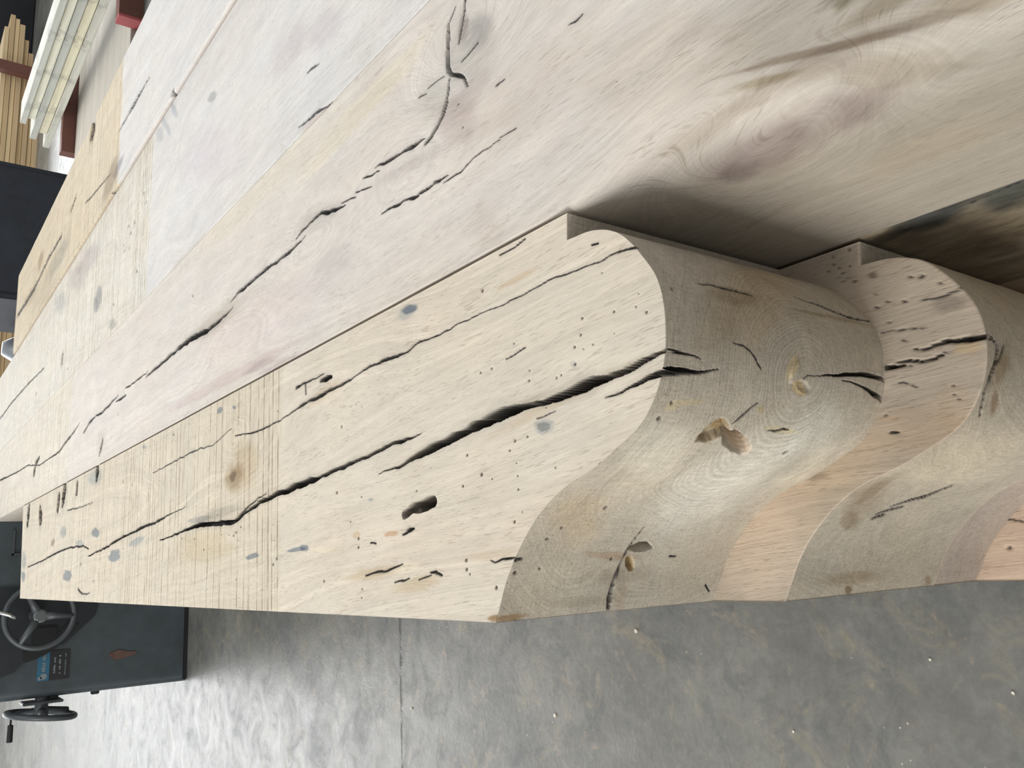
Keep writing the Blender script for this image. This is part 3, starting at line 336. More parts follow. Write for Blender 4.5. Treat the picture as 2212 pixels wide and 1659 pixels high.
# ------------------------------------------------------------------ ogee corbel beams (left stack)
PR = np.array(F['prof'])
SEG = np.r_[0, np.cumsum(np.hypot(*np.diff(PR, axis=0).T))]
SN = SEG[-2]          # notch corner
def profile(s):
    d = np.linspace(0, SN, 900)
    X = np.interp(d, SEG, PR[:, 0]); Y = np.interp(d, SEG, PR[:, 1])
    k = np.exp(-.5 * (np.arange(-30, 31) / 13) ** 2); k /= k.sum()
    def sm(v):
        e = np.r_[2 * v[0] - v[30:0:-1], v, 2 * v[-1] - v[-2:-32:-1]]
        return np.convolve(e, k, 'valid')
    X2, Y2 = sm(X), sm(Y)
    x = np.interp(s, d, X2); y = np.interp(s, d, Y2)
    t = np.clip((s - SN) / (SEG[-1] - SN), 0, 1)
    x = np.where(s > SN, PR[-2, 0] + t * (PR[-1, 0] - PR[-2, 0]), x)
    y = np.where(s > SN, PR[-2, 1] + t * (PR[-1, 1] - PR[-2, 1]), y)
    return x, y
def bumpf(u, v, cu, cv, su, sv): return np.exp(-(((u - cu) / su) ** 2 + ((v - cv) / sv) ** 2))

def corbel(name, mat, zt, zb, dy, yfar, nx, ny, nz, q, col_top, col_end, ysaw, drift=.095, seed=0., x_shift=0.):
    s = np.sort(np.r_[np.linspace(0, SEG[-1], nx), SN - .0008, SN + .0008, SN])
    px, py = profile(s); py = py + dy
    N = len(s)
    t = np.linspace(0, 1, ny)
    y0 = 1.0
    g = (y0 * ((yfar + .25) / y0) ** t - y0) / (yfar + .25 - y0)          # 0 near .. 1 far, geometric
    g = g[::-1]
    far = yfar + (px - px[0]) * .19 / .755
    X = np.repeat(px[:, None], ny, 1); Y = py[:, None] + (far - py)[:, None] * g[None]
    # worn, not quite sharp back
    z = np.linspace(zt, zb, nz + 1)[1:]
    M = ny + nz
    P = np.zeros((N, M, 3)); P[:, :ny, 0] = X; P[:, :ny, 1] = Y; P[:, :ny, 2] = zt
    P[:, ny:, 0] = px[:, None]; P[:, ny:, 1] = py[:, None]; P[:, ny:, 2] = z[None]
    # inward horizontal normal
    tx = np.gradient(px, s); tyy = np.gradient(py, s)
    ln = np.hypot(tx, tyy) + 1e-9; inx, iny = -tyy / ln, tx / ln
    inx = np.where(s > SN - .004, 0, inx); iny = np.where(s > SN - .004, 1, iny)
    S = np.repeat(s[:, None], nz + 1, 1); Z = np.repeat(np.r_[zt, z][None], N, 0)
    ct, kt, ht = f_cracks(X, Y, q.get('cr', [])); dh, kh = f_holes(X, Y, q.get('ho', []))
    ce, ke, he = f_cracks(S, Z, q.get('ecr', [])); de, keh = f_holes(S, Z, q.get('eho', []))
    cav = np.zeros(S.shape)
    for e in q.get('cav', []):
        f = f_ell(S, Z, e[1:], .28); 
        if e[0] > 0: cav = np.maximum(cav, e[0] * f * (.8 + .4 * fbm(S * 60, Z * 60)))
        else: cav = cav + e[0] * f
    ds, ks, hs = f_cracks(X, Y, [q['slot']]) if 'slot' in q else (0 * X, 0 * X, 0 * X)
    if 'slot' in q:
        ds = ds * np.where(Y > 1.745, .35, 1.0)
    dt = np.maximum(np.maximum(ct, dh), ds) + (fbm(X * 14, Y * 6) - .5) * .0015
    dend = np.maximum(ce, de) + cav + (fbm(S * 18, Z * 18) - .5) * .002
    dend[(s > SN - .01)] *= .2
    P[:, :ny, 2] -= dt
    P[:, ny - 1, 0] += inx * dend[:, 0]; P[:, ny - 1, 1] += iny * dend[:, 0]
    P[:, ny:, 0] += inx[:, None] * dend[:, 1:]; P[:, ny:, 1] += iny[:, None] * dend[:, 1:]
    # colour
    tint = np.zeros((N, M, 3), np.float32)
    saw = np.zeros((N, M)); 
    wv = (fbm(X * 6 + seed, Y * .8) - .5) * .06
    sw = sst((Y + wv - ysaw) / .03 + .5)
    tt = np.array(col_top[0])[None, None] * (1 - sw[..., None]) + np.array(col_top[1])[None, None] * sw[..., None]
    f_tints(X, Y, tt, q.get('st', []))
    tt *= (1 - .16 * ht)[..., None] * (1 - .55 * ks)[..., None]
    te = np.ones(S.shape + (3,), np.float32) * np.array(col_end)[None, None]
    f_tints(S, Z, te, q.get('est', []))
    te *= (1 - .12 * he)[..., None]
    tint[:, :ny] = tt; tint[:, ny:] = te[:, 1:]
    saw[:, :ny] = sw
    stain_shade = np.zeros((N, M)); stain_shade[:, :ny] = np.maximum(kt * .9, kh * .8); stain_shade[:, ny:] = np.maximum(ke * .9, keh * .7)[:, 1:]
    endg = np.zeros((N, M)); endg[:, ny:] = 1
    # grain coordinates: lines drift to the right coming forward, turn round knots, rings about the pith
    gx = P[..., 0] + drift * (P[..., 1] - 1) * (1 - sst((P[..., 0] - .30) / .3)) + x_shift
    gx = gx + (fbm(P[..., 0] * 3 + seed, P[..., 1] * .9 + seed) - .5) * .09
    gz = P[..., 2].copy(); gy = P[..., 1].copy()
    pxc, pzc = q.get('pith', (.317, -1.367))
    rx = gx - pxc; rz = (gz - pzc)
    ring = np.hypot(rx * 1.0, rz * 1.0) + (fbm(gx * 3.3 + seed, gz * 3.3 + gy * .5) - .5) * .10
    ring[:, ny:] = (np.hypot((P[..., 0] - pxc) * 1.0, (P[..., 2] - pzc) * .9) + (fbm(P[..., 0] * 4 + seed, P[..., 2] * 4) - .5) * .07)[:, ny:]
    for (cu, cv, su, sv, am) in q.get('kt', []):
        b = bumpf(P[:, :ny, 0], P[:, :ny, 1], cu, cv, su, sv) * am; ring[:, :ny] += b; gx[:, :ny] += b
    for (cu, cv, su, sv, am) in q.get('ke', []):
        Sx = np.repeat(s[:, None], nz, 1)
        b = bumpf(Sx, P[:, ny:, 2], cu, cv, su, sv) * am; ring[:, ny:] += b
    fib = np.stack([gx, gy, gz], 2)
    # end grain fuzz follows the surface
    fib[:, ny:, 1] = 0.3 * gy[:, ny:] + np.repeat(s[:, None], nz, 1) * .2
    return build(name, P, [(px[0], far[0], zb), (px[-1], far[-1], zb)], 1, tint, fib, ring, saw, stain_shade, endg, mat)

# ------------------------------------------------------------------ long squared beams (right stack)
def beam(name, mat, x0, x1, zt, zb, y0, y1, nt, ns, ny, q, col, ysaw, seed=0., ra=.02, pith=(1.0, -1.9), colside=None, skew=0.):
    """cross section runs from the top right corner over the rounded left arris and down the left side"""
    L = []
    for k in range(nt): L.append((0, x1 + (x0 - x1) * k / (nt - 1.0)))
    for k in range(1, ns): L.append((1, zt + (zb - zt) * k / (ns - 1.0)))
    N = len(L); kind = np.array([l[0] for l in L]); val = np.array([l[1] for l in L])
    t = np.linspace(0, 1, ny); of = .9 if y0 < .3 else 0.; yy = (y0 + of) * ((y1 + of) / (y0 + of)) ** t - of
    X = np.where(kind == 0, val, x0)[:, None] + 0 * yy[None]; Z = np.where(kind == 1, val, zt)[:, None] + 0 * yy[None]
    Y = np.repeat(yy[None], N, 0)
    topm = kind == 0; sidem = ~topm
    # rounded arris: radius ra, wearing larger towards the near end
    R = (.004 + ra * sst((1.22 - yy) / .55)) * (.85 + .3 * vn(yy * 3 + seed, yy * 0 + seed)); R = R[None]
    dx = X - x0; dz = zt - Z
    th = np.where(topm[:, None], .25 * np.pi * (1 - np.clip(dx / R, 0, 1)), .25 * np.pi * (1 + np.clip(dz / R, 0, 1)))
    arc = np.where(topm[:, None], dx < R, dz < R)
    P = np.stack([np.where(arc, x0 + R - R * np.sin(th), X), Y, np.where(arc, zt - R + R * np.cos(th), Z)], 2)
    wrap = ra > .1
    P[..., 0] += skew * (Y - 1)
    tx, ty = X[topm], Y[topm]; sy, sz = Y[sidem], Z[sidem]
    ct, kt, ht = f_cracks(tx, ty, q.get('cr', [])); dh, kh = f_holes(tx, ty, q.get('ho', []))
    cs, ks, hs = f_cracks(sy, sz, q.get('scr', []))
    P[topm, :, 2] -= np.maximum(ct, dh) + (fbm(tx * 9 + seed, ty * 5) - .5) * .002
    P[sidem, :, 0] += cs
    tint = np.ones((N, ny, 3), np.float32) * np.array(col[0])[None, None]
    wv = (fbm(X * 5 + seed, Y) - .5) * .05
    sw = sst((Y + wv - ysaw) / .03 + .5) * topm[:, None]
    tint = tint * (1 - sw[..., None]) + np.array(col[1])[None, None] * sw[..., None]
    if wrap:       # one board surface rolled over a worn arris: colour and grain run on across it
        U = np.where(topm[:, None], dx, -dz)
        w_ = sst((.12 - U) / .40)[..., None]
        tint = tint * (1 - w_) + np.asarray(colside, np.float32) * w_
        f_tints(x0 + U, Y, tint, q.get('st', []))
        t0 = tint.copy(); f_tints(Y, zt + U, tint, q.get('sst', []))
        tt = tint[topm] * (1 - .15 * ht)[..., None]; tint[topm] = tt
    else:
        if colside is not None: tint[sidem] = colside
        tt = tint[topm]; f_tints(tx, ty, tt, q.get('st', [])); tt *= (1 - .15 * ht)[..., None]; tint[topm] = tt
        ts = tint[sidem]; f_tints(sy, sz, ts, q.get('sst', [])); tint[sidem] = ts
    if 'mottle' in q: tint = tint * (1 + q['mottle'] * (fbm(Y * 22 + seed, Z * 40 + X * 30, 4) - .5) * 2)[..., None]
    stain_shade = np.zeros((N, ny)); stain_shade[topm] = np.maximum(kt * .85, kh * .7); stain_shade[sidem] = ks * .8
    gx = X + (fbm(X * 2.2 + seed, Y * .8 + seed) - .5) * .12; gy = Y.copy(); gz = Z + (fbm(Z * 2.2 + seed, Y * .8 + 5) - .5) * .06
    ring = np.hypot(gx - pith[0], gz - pith[1]) + (fbm(gx * 3 + seed, gy * .6) - .5) * .08
    if wrap:
        gx = x0 + U + (fbm(U * 2.2 + seed, Y * .8 + seed) - .5) * .12; gz = zt + 0 * U
        ring = np.hypot(gx - pith[0], zt - pith[1]) + (fbm(gx * 3 + seed, gy * .6) - .5) * .08
    for (cu, cv, su, sv, am) in q.get('kt', []):
        bb = bumpf(X, Y, cu, cv, su, sv) * am * topm[:, None]; ring += bb; gx += bb
    for (cu, cv, su, sv, am) in q.get('ks', []):
        if wrap:
            bb = bumpf(Y, zt + U, cu, cv, su, sv) * am; ring += bb; gx += bb
        else:
            bb = bumpf(Y, Z, cu, cv, su, sv) * am; ring += bb; gz += bb; gx += bb * topm[:, None]
    fib = np.stack([gx, gy, gz], 2)
    xs = skew * (yy[0] - 1), skew * (yy[-1] - 1)
    return build(name, P, [(x1 + xs[0], yy[0], zb), (x1 + xs[1], yy[-1], zb)], 2, tint, fib, ring, sw, stain_shade, np.zeros((N, ny)), mat)

Q = 1.0
YE = -.15
def qi(v): return max(8, int(v * Q))
oak_old = wood_material('weathered_oak', ringa=.10, fiba=.20, pore=.5)
oak_end = wood_material('sawn_oak_end', ringa=.13, fiba=.15, pore=.45, ringf=170)
oak_plane = wood_material('planed_oak', ringa=.11, fiba=.15, pore=.42, fx=310, fy=20)

A = corbel('corbel_beam', oak_end, -1.0, -1.65, 0.0, 8.065, qi(620), qi(1400), qi(300),
    dict(cr=F['A_top_cr'], ho=F['A_top_ho'], st=F['A_top_st'], slot=F['A_slot'], ecr=F['A_end_cr'], eho=F['A_end_ho'], cav=F['A_end_cav'], est=F['A_end_st'],
         kt=[(.47, 2.93, .09, .22, .07), (.20, 4.2, .12, .6, .03)], ke=[(.150, -1.28, .10, .09, .09), (.69738, -1.367, .05, .05, .02)]),
    (rgb(200, 191, 175), rgb(199, 190, 171)), rgb(174, 166, 151), 2.54, seed=1.7)
setp(A, 'topmost pale oak beam of the near stack, ogee-cut end split by black cracks, dark slot in its top', 'corbel')
B = corbel('corbel_beam', oak_end, -1.65, -2.3, -.205, 7.9, qi(300), qi(340), qi(210),
    dict(cr=F['B_cr_top'], ho=F['B_ho'], st=F['B_st_top'], ecr=F['B_cr_end'], est=F['B_st_end'], ke=[(.26, -1.80, .16, .10, .12)], pith=(.62, -2.0)),
    (rgb(184, 171, 154), rgb(184, 171, 154)), rgb(170, 161, 145), 20, drift=.05, seed=5.2)
setp(B, 'second oak beam down, its ogee end and pinkish top jutting out beneath the topmost beam', 'corbel')
Cb = corbel('corbel_board', oak_end, -2.303, -2.537, -.205, 7.9, qi(200), qi(120), qi(90), dict(pith=(.3, -3.2)),
    (rgb(172, 156, 142),) * 2, rgb(166, 154, 142), 20, seed=9.1)
setp(Cb, 'thin ogee-cut oak board lying flush under the second beam of the near stack', 'board')
D = corbel('corbel_beam', oak_end, -2.54, -3.19, -.50, 7.8, qi(200), qi(260), qi(120),
    dict(ho=[[.03, [[-.029, 1.105, .006]]]], pith=(.3, -2.9), cr=[[.01, [[.055, 1.115, .003], [.03, 1.02, .003]]]]),
    (rgb(206, 184, 164), rgb(206, 184, 164)), rgb(162, 150, 132), 20, seed=12.4)
setp(D, 'lowest oak beam at the right frame edge, pinkish top with one small black hole', 'corbel')

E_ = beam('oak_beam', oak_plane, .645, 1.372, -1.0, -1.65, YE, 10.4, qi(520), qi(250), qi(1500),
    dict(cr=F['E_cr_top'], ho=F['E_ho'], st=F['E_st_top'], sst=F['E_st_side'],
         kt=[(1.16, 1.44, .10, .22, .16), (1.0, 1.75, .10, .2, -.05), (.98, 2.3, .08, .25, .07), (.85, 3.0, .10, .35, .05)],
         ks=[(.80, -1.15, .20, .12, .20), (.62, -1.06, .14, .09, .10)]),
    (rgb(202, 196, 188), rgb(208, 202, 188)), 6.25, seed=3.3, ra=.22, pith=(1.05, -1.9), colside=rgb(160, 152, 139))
setp(E_, 'large smooth planed oak beam with a long winding crack, running out of the right side of the photo', 'beam')
Hb = beam('oak_beam', oak_plane, 1.375, 2.270, -1.0, -1.65, 1.2, 10.9, qi(300), qi(20), qi(520),
    dict(cr=F['H_cr'], ho=F['H_ho'], st=F['H_st'], kt=[(1.9, 4.6, .12, .5, .06)]),
    (rgb(204, 202, 199), rgb(208, 204, 193)), 4.33, seed=6.1, ra=.004, pith=(1.8, -2.6))
setp(Hb, 'middle oak beam with saw-marked far half and row of worm holes, beside the winding-crack beam', 'beam')
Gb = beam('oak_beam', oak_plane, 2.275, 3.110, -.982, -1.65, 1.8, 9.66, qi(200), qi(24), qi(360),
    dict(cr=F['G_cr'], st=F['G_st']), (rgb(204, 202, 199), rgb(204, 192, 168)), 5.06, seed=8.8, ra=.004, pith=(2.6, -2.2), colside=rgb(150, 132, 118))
setp(Gb, 'outermost oak beam of the stack, tan far half, farthest from the ogee ends', 'beam')
Fb = beam('oak_beam', oak_old, .645, 1.372, -1.65, -2.3, YE, 10.2, qi(12), qi(160), qi(420),
    dict(mottle=.45, ks=[(.7, -1.9, .5, .2, .03)], scr=[[.02, [[.60, -1.66, .004], [.66, -1.672, .005], [.72, -1.68, .003]]]],
         sst=F['F_st']),
    (rgb(140, 126, 104),) * 2, 30, seed=14.0, ra=.012, pith=(1.1, -2.5), colside=rgb(138, 126, 106))
setp(Fb, 'blue-stained dark oak beam under the large smooth beam at the right edge', 'beam')
lower = 'covered oak beam in the lower layers, underneath the three wide smooth beams'
def box_beam(x0, x1, zt, zb, y0, y1, seed):
    return beam('oak_beam', oak_old, x0, x1, zt, zb, y0, y1, 10, 10, 60, {}, (rgb(170, 150, 122),) * 2, 30, seed=seed, ra=.01, pith=(x0 + .4, zb))
for k, (x0, x1, zt, zb, y0, y1) in enumerate([(1.375, 2.27, -1.65, -2.3, 1.3, 10.2), (2.275, 3.11, -1.65, -2.3, 1.7, 9.4),
        (.645, 1.372, -2.3, -3.19, .18, 10.0), (1.375, 2.27, -2.3, -3.19, 1.4, 10.0), (2.275, 3.11, -2.3, -3.19, 1.9, 9.3)]):
    setp(box_beam(x0, x1, zt, zb, y0, y1, 20 + k), lower, 'beam', 'covered lower beams')
# ------------------------------------------------------------------ simple mesh kit
import bmesh
def bm_box(bm, x0, x1, y0, y1, z0, z1, bev=0):
    r = bmesh.ops.create_cube(bm, size=1)
    for v in r['verts']:
        v.co = Vector(((x0 + x1) / 2 + v.co.x * (x1 - x0), (y0 + y1) / 2 + v.co.y * (y1 - y0), (z0 + z1) / 2 + v.co.z * (z1 - z0)))
    if bev:
        es = list({e for v in r['verts'] for e in v.link_edges})
        bmesh.ops.bevel(bm, geom=es, offset=bev, segments=2, affect='EDGES')
def bm_tube(bm, pts, r, n=12, closed=False):
    pts = [Vector(p) for p in pts]; rings = []
    K = len(pts)
    for i, p in enumerate(pts):
        a = pts[(i - 1) % K] if (closed or i > 0) else p
        b = pts[(i + 1) % K] if (closed or i < K - 1) else p
        t = (b - a).normalized()
        u = t.orthogonal().normalized() if i == 0 else (u - t * u.dot(t)).normalized()
        v = t.cross(u)
        rr = r[i] if hasattr(r, '__len__') else r
        rings.append([bm.verts.new(p + (u * math.cos(2 * math.pi * k / n) + v * math.sin(2 * math.pi * k / n)) * rr) for k in range(n)])
    for i in range(K if closed else K - 1):
        A_, B_ = rings[i], rings[(i + 1) % K]
        for k in range(n): bm.faces.new((A_[k], A_[(k + 1) % n], B_[(k + 1) % n], B_[k]))
    if not closed:
        bm.faces.new(rings[0][::-1]); bm.faces.new(rings[-1])
def bm_prism(bm, poly, axis, a, b):
    """poly of 2-D points extruded along axis (0,1,2) from a to b"""
    def mk(p, t):
        v = [0, 0, 0]; o = [i for i in range(3) if i != axis]
        v[o[0]], v[o[1]], v[axis] = p[0], p[1], t
        return bm.verts.new(v)
    A_ = [mk(p, a) for p in poly]; B_ = [mk(p, b) for p in poly]
    n = len(poly)
    for i in range(n): bm.faces.new((A_[i], A_[(i + 1) % n], B_[(i + 1) % n], B_[i]))
    bm.faces.new(A_[::-1]); bm.faces.new(B_)
def mk(name, fn, mat, parent=None, smooth=False):
    bm = bmesh.new(); fn(bm); bmesh.ops.recalc_face_normals(bm, faces=bm.faces[:])
    me = bpy.data.meshes.new(name); bm.to_mesh(me); bm.free()
    if smooth:
        for p in me.polygons: p.use_smooth = True
    o = link(name, me, mat)
    if parent:
        o.parent = parent; o.matrix_parent_inverse = Matrix.Translation(-parent.location)
    return o

# ------------------------------------------------------------------ floor
def concrete():
    N = NT('worn_concrete')
    p = N.n('ShaderNodeNewGeometry').outputs['Position']
    big = N.noise(p, 2.2, 5, .6); med = N.noise(p, 7, 6, .68, dist=.8); fine = N.noise(p, 60, 5, .7); pat = N.noise(N.vmul(p, (1, 1.0, 1)), 6.5, 7, .70, dist=1.6)
    c = N.mix(N.mr(big, .35, .65), rgb(98, 99, 95), rgb(122, 122, 116))
    c = N.mix(N.math('MULTIPLY', N.mr(med, .52, .62), .45), c, rgb(80, 84, 86))
    c = N.mix(N.math('MULTIPLY', N.mr(pat, .54, .68), .6), c, rgb(140, 132, 110))
    c = N.mix(N.math('MULTIPLY', N.mr(N.noise(p, 8.1, 7, .75, dist=2), .58, .68), .55), c, rgb(150, 136, 118))
    c = N.scalecol(c, N.mr(fine, .25, .75, .85, 1.15))
    c = N.scalecol(c, N.mr(N.noise(p, 17, 5, .7, dist=.6), .3, .7, .84, 1.16))
    sp = N.n('ShaderNodeTexVoronoi'); N.l(p, sp.inputs['Vector']); sp.inputs['Scale'].default_value = 38
    spd = N.math('MULTIPLY', N.mr(sp.outputs['Distance'], .055, .09, 1, 0), N.mr(N.noise(p, 3, 2), .55, .62))
    c = N.mix(N.math('MULTIPLY', spd, .7), c, rgb(215, 205, 180))
    s = N.n('ShaderNodeSeparateXYZ'); N.l(p, s.inputs[0])
    jy = N.math('ABSOLUTE', N.math('SUBTRACT', N.math('ADD', s.outputs[1], N.math('MULTIPLY', N.math('SUBTRACT', N.noise(p, 9, 4, .7), .5), .02)), 6.105 * H))
    jc = N.math('ABSOLUTE', N.math('SUBTRACT', N.math('ADD', s.outputs[1], N.math('MULTIPLY', N.math('SUBTRACT', N.noise(p, 11, 3, .7), .5), .10)), 16.3 * H))
    jx = N.math('ABSOLUTE', N.math('ADD', s.outputs[0], 2.25 * H))
    c = N.mix(N.math('MULTIPLY', N.mr(jc, .02, .04, 1, 0), N.mr(jx, .15, .22, .7, 0)), c, rgb(44, 44, 42))
    j = N.math('MULTIPLY', N.mr(jy, .003, .010, 1, 0), N.mr(N.noise(p, 14, 3, .7), .38, .56))
    c = N.mix(N.math('MULTIPLY', j, .75), c, rgb(48, 48, 44))
    N.l(c, N.b.inputs['Base Color'])
    N.l(N.mr(med, .3, .7, .30, .50), N.b.inputs['Roughness'])
    N.b.inputs['Specular IOR Level'].default_value = .5
    h = N.math('ADD', fine, N.math('MULTIPLY', j, -2))
    N.l(N.bump(h, .35, .003), N.b.inputs['Normal'])
    return N.m
conc = concrete()
fl = mk('floor', lambda bm: bm_box(bm, -16, 24, -6, 34, -.12, 0), conc); setp(fl, kind='structure')

# bearers under the near stack
tim = plain('rough_timber', rgb(150, 128, 98), .8, 0, 30, .25, .3)
for k, (y, ) in enumerate([(3.1,), (6.9,)]):
    o = mk('bearer', lambda bm: bm_box(bm, -.05 * H, 3.05 * H, (y - .15) * H, (y + .15) * H, 0.0, .209 * H, .004), tim)
    setp(o, ['rough square bearer on the floor under the near part of the oak stack', 'rough square bearer on the floor under the far part of the oak stack'][k], 'bearer')

# ------------------------------------------------------------------ woodworking machine
dark = plain('machine_paint', rgb(62, 70, 74), .42, .0, 9, .25, .05)
dark2 = plain('machine_dark_paint', rgb(34, 38, 42), .4, 0, 8, .2)
rim = plain('handwheel_grey', rgb(78, 83, 86), .45, .3, 8, .1)
black = plain('black_plastic', rgb(20, 22, 24), .45, 0, 5, .1)
chrome = plain('chrome', rgb(225, 228, 230), .12, 1.0, 3, .03)
blue = plain('label_blue', rgb(40, 92, 116), .45, 0, 6, .05)
lblk = plain('label_black', rgb(34, 33, 35), .45, 0, 6, .05)
lwht = plain('label_white', rgb(112, 122, 126), .5, 0, 6, .08)
rust = plain('rust', rgb(88, 66, 58), .8, 0, 30, .3)
YM = 11.75
base = W(-.2, YM + .9, ZF)
mc = empty('woodworking_machine', base)
setp(mc, 'dark blue-grey cast machine with two handwheels and a blue label, standing beyond the stack', 'machine')
def cab(bm):
    x0, x1, y0, y1 = -1.33 * H, 1.2 * H, YM * H, (YM + 2.0) * H; r = .10 * H
    poly = []
    for cx, cy, a0 in ((x1 - r, y1 - r, 0), (x0 + r, y1 - r, 90), (x0 + r, y0 + r, 180), (x1 - r, y0 + r, 270)):
        for k in range(7):
            a = math.radians(a0 + 15 * k); poly.append((cx + r * math.cos(a), cy + r * math.sin(a)))
    bm_prism(bm, poly, 2, 0.0, 2.95 * H)
mk('cabinet', cab, dark, mc)
mk('base_flange', lambda bm: bm_box(bm, -1.30 * H, 1.16 * H, (YM - .02) * H, (YM + 1.9) * H, 0, .05 * H, .004), black, mc)
# curved housing plate behind the wheel
def plate(bm):
    pts = [(-.05, -1.0), (-.05, -1.75), (-.30, -2.3), (-.42, -2.28), (-.74, -1.95), (-.77, -1.66), (-1.0, -1.45), (-1.15, -1.0)]
    bm_prism(bm, [(x * H, (z - ZF) * H) for x, z in pts], 1, (YM - .035) * H, (YM + .02) * H)
mk('housing_plate', plate, dark2, mc)
def arcslot(bm):
    c = (-.12, -1.40); r0 = .80
    pts = []
    for k in range(13):
        a = math.radians(190 + 4.2 * k); pts.append((c[0] + r0 * math.cos(a), c[1] + r0 * math.sin(a)))
    out = [(x * 1.0, z) for x, z in pts]
    inn = [(c[0] + (x - c[0]) * .84, c[1] + (z - c[1]) * .84) for x, z in pts][::-1]
    bm_prism(bm, [(x * H, (z - ZF) * H) for x, z in out + inn], 1, (YM - .045) * H, (YM - .02) * H)
mk('arc_slot', arcslot, black, mc)
mk('slot_cover', lambda bm: bm_box(bm, -.74 * H, -.50 * H, (YM - .055) * H, (YM - .02) * H, (-1.88 - ZF) * H, (-1.60 - ZF) * H, .01), black, mc)
# front handwheel
WC = Vector(W(-.375, YM - .42, -1.62)); R = .355 * H
hw = mk('handwheel', lambda bm: bm_tube(bm, [WC + Vector((R * math.cos(a), 0, R * math.sin(a))) for a in [2 * math.pi * k / 56 for k in range(56)]], .032 * H, 12, True), rim, mc, True)
def spoke(k):
    a = math.radians(-92 + 120 * k)
    d = Vector((math.cos(a), 0, math.sin(a)))
    return lambda bm: bm_tube(bm, [WC + d * .02, WC + d * R * .5 + Vector((0, .006, 0)), WC + d * R], [.055 * H, .04 * H, .034 * H], 10)
for k in range(3):
    s_ = mk('spoke', spoke(k), rim, hw, True); s_.parent = hw; s_.matrix_parent_inverse = Matrix.Identity(4)
h_ = mk('hub', lambda bm: bm_tube(bm, [WC + Vector((0, .14, 0)), WC + Vector((0, -.018, 0)), WC + Vector((0, -.022, 0))], [.075 * H, .075 * H, .055 * H], 24), plain('hub_steel', rgb(112, 118, 118), .3, .6, 5, .05), hw)
h_.matrix_parent_inverse = Matrix.Identity(4)
lv = mk('lever', lambda bm: bm_tube(bm, [W(-.38, YM - .55, -1.36), W(-.34, YM - .55, -1.30), W(-.22, YM - .5, -.95), W(-.20, YM - .3, -.8), W(-.20, YM + .05, -.78)], .022 * H, 12), chrome, mc, True)
# label: blue band on top of a dark band, lines of small lettering, round emblem
XL, YL = -1.10, YM - .008
def band(x0, x1, zt, zb): return lambda bm: bm_box(bm, x0 * H, x1 * H, (YL - .004) * H, (YL + .01) * H, (zb - ZF) * H, (zt - ZF) * H)
lab = mk('label', band(-1.135, -.80, -1.815, -2.025), lblk, mc)
lb = mk('label_header', band(-1.135, -.80, -1.685, -1.812), blue, lab); lb.matrix_parent_inverse = Matrix.Identity(4)
def letters(rows):
    def f(bm):
        rr = random.Random(5)
        for z, x0, x1, hh in rows:
            x = x0
            while x < x1:
                ww = rr.uniform(.010, .020)
                if rr.random() > .14:
                    bm_box(bm, x * H, (x + ww) * H, (YL - .007) * H, (YL - .003) * H, (z - ZF) * H, (z + hh * rr.uniform(.6, 1) - ZF) * H)
                x += ww + .006
    return f
lt = mk('lettering', letters([(-1.77, -1.03, -.83, .04), (-1.875, -1.06, -.88, .022), (-1.93, -1.07, -.86, .022), (-1.985, -1.09, -.86, .012)]), lwht, lab)
lt.matrix_parent_inverse = Matrix.Identity(4)
em = mk('emblem', lambda bm: (bm_tube(bm, [W(-1.085, YL - .002, -1.755), W(-1.085, YL - .009, -1.755)], .036 * H, 18), bm_tube(bm, [W(-1.105, YL - .002, -1.715), W(-1.105, YL - .009, -1.715)], .022 * H, 14)), lwht, lab)
em.matrix_parent_inverse = Matrix.Identity(4)
mk('rust_patch', lambda bm: bm_prism(bm, [((-.92 + .05 * math.cos(a) * (1 + .4 * math.sin(3 * a))) * H, (-2.62 + .16 * math.sin(a) * (1 + .2 * math.cos(5 * a)) - ZF) * H) for a in [k * .5236 for k in range(12)]], 1, (YL - .0015) * H, (YL + .01) * H), rust, mc)
# side handwheel on the left flank, seen edge on
SC = Vector(W(-1.53, 11.9, -1.775)); R2 = .36 * H
hw2 = mk('handwheel', lambda bm: bm_tube(bm, [SC + Vector((.02 * math.cos(a), R2 * math.sin(a), R2 * math.cos(a))) for a in [2 * math.pi * k / 48 for k in range(48)]], .035 * H, 12, True), rim, mc, True)
for k in range(3):
    a = math.radians(30 + 120 * k); d = Vector((0, math.sin(a), math.cos(a)))
    s_ = mk('spoke', lambda bm: bm_tube(bm, [SC + Vector((.02, 0, 0)), SC + d * R2], [.05 * H, .035 * H], 10), rim, hw2, True); s_.matrix_parent_inverse = Matrix.Identity(4)
mk('shaft', lambda bm: (bm_tube(bm, [SC + Vector((-.01, 0, 0)), SC + Vector((.12, 0, 0))], .075 * H, 20), bm_box(bm, SC.x + .055, SC.x + .068, SC.y - .06, SC.y + .06, SC.z - .09, SC.z + .09, .003)), rim, mc)
kn = mk('handle', lambda bm: bm_tube(bm, [SC + Vector((0, 0, .85 * R2)), SC + Vector((-.03, 0, .85 * R2)), SC + Vector((-.032, 0, .85 * R2)), SC + Vector((-.11, 0, .85 * R2))], [.012 * H, .012 * H, .032 * H, .034 * H], 14), black, hw2)
kn.matrix_parent_inverse = Matrix.Identity(4)
mk('bracket', lambda bm: (bm_box(bm, .33 * H, .62 * H, (YM - .03) * H, YM * H, (-1.45 - ZF) * H, (-1.43 - ZF) * H), bm_box(bm, .33 * H, .62 * H, (YM - .03) * H, YM * H, (-1.36 - ZF) * H, (-1.34 - ZF) * H), bm_box(bm, .33 * H, .35 * H, (YM - .03) * H, YM * H, (-1.45 - ZF) * H, (-1.34 - ZF) * H)), rim, mc)
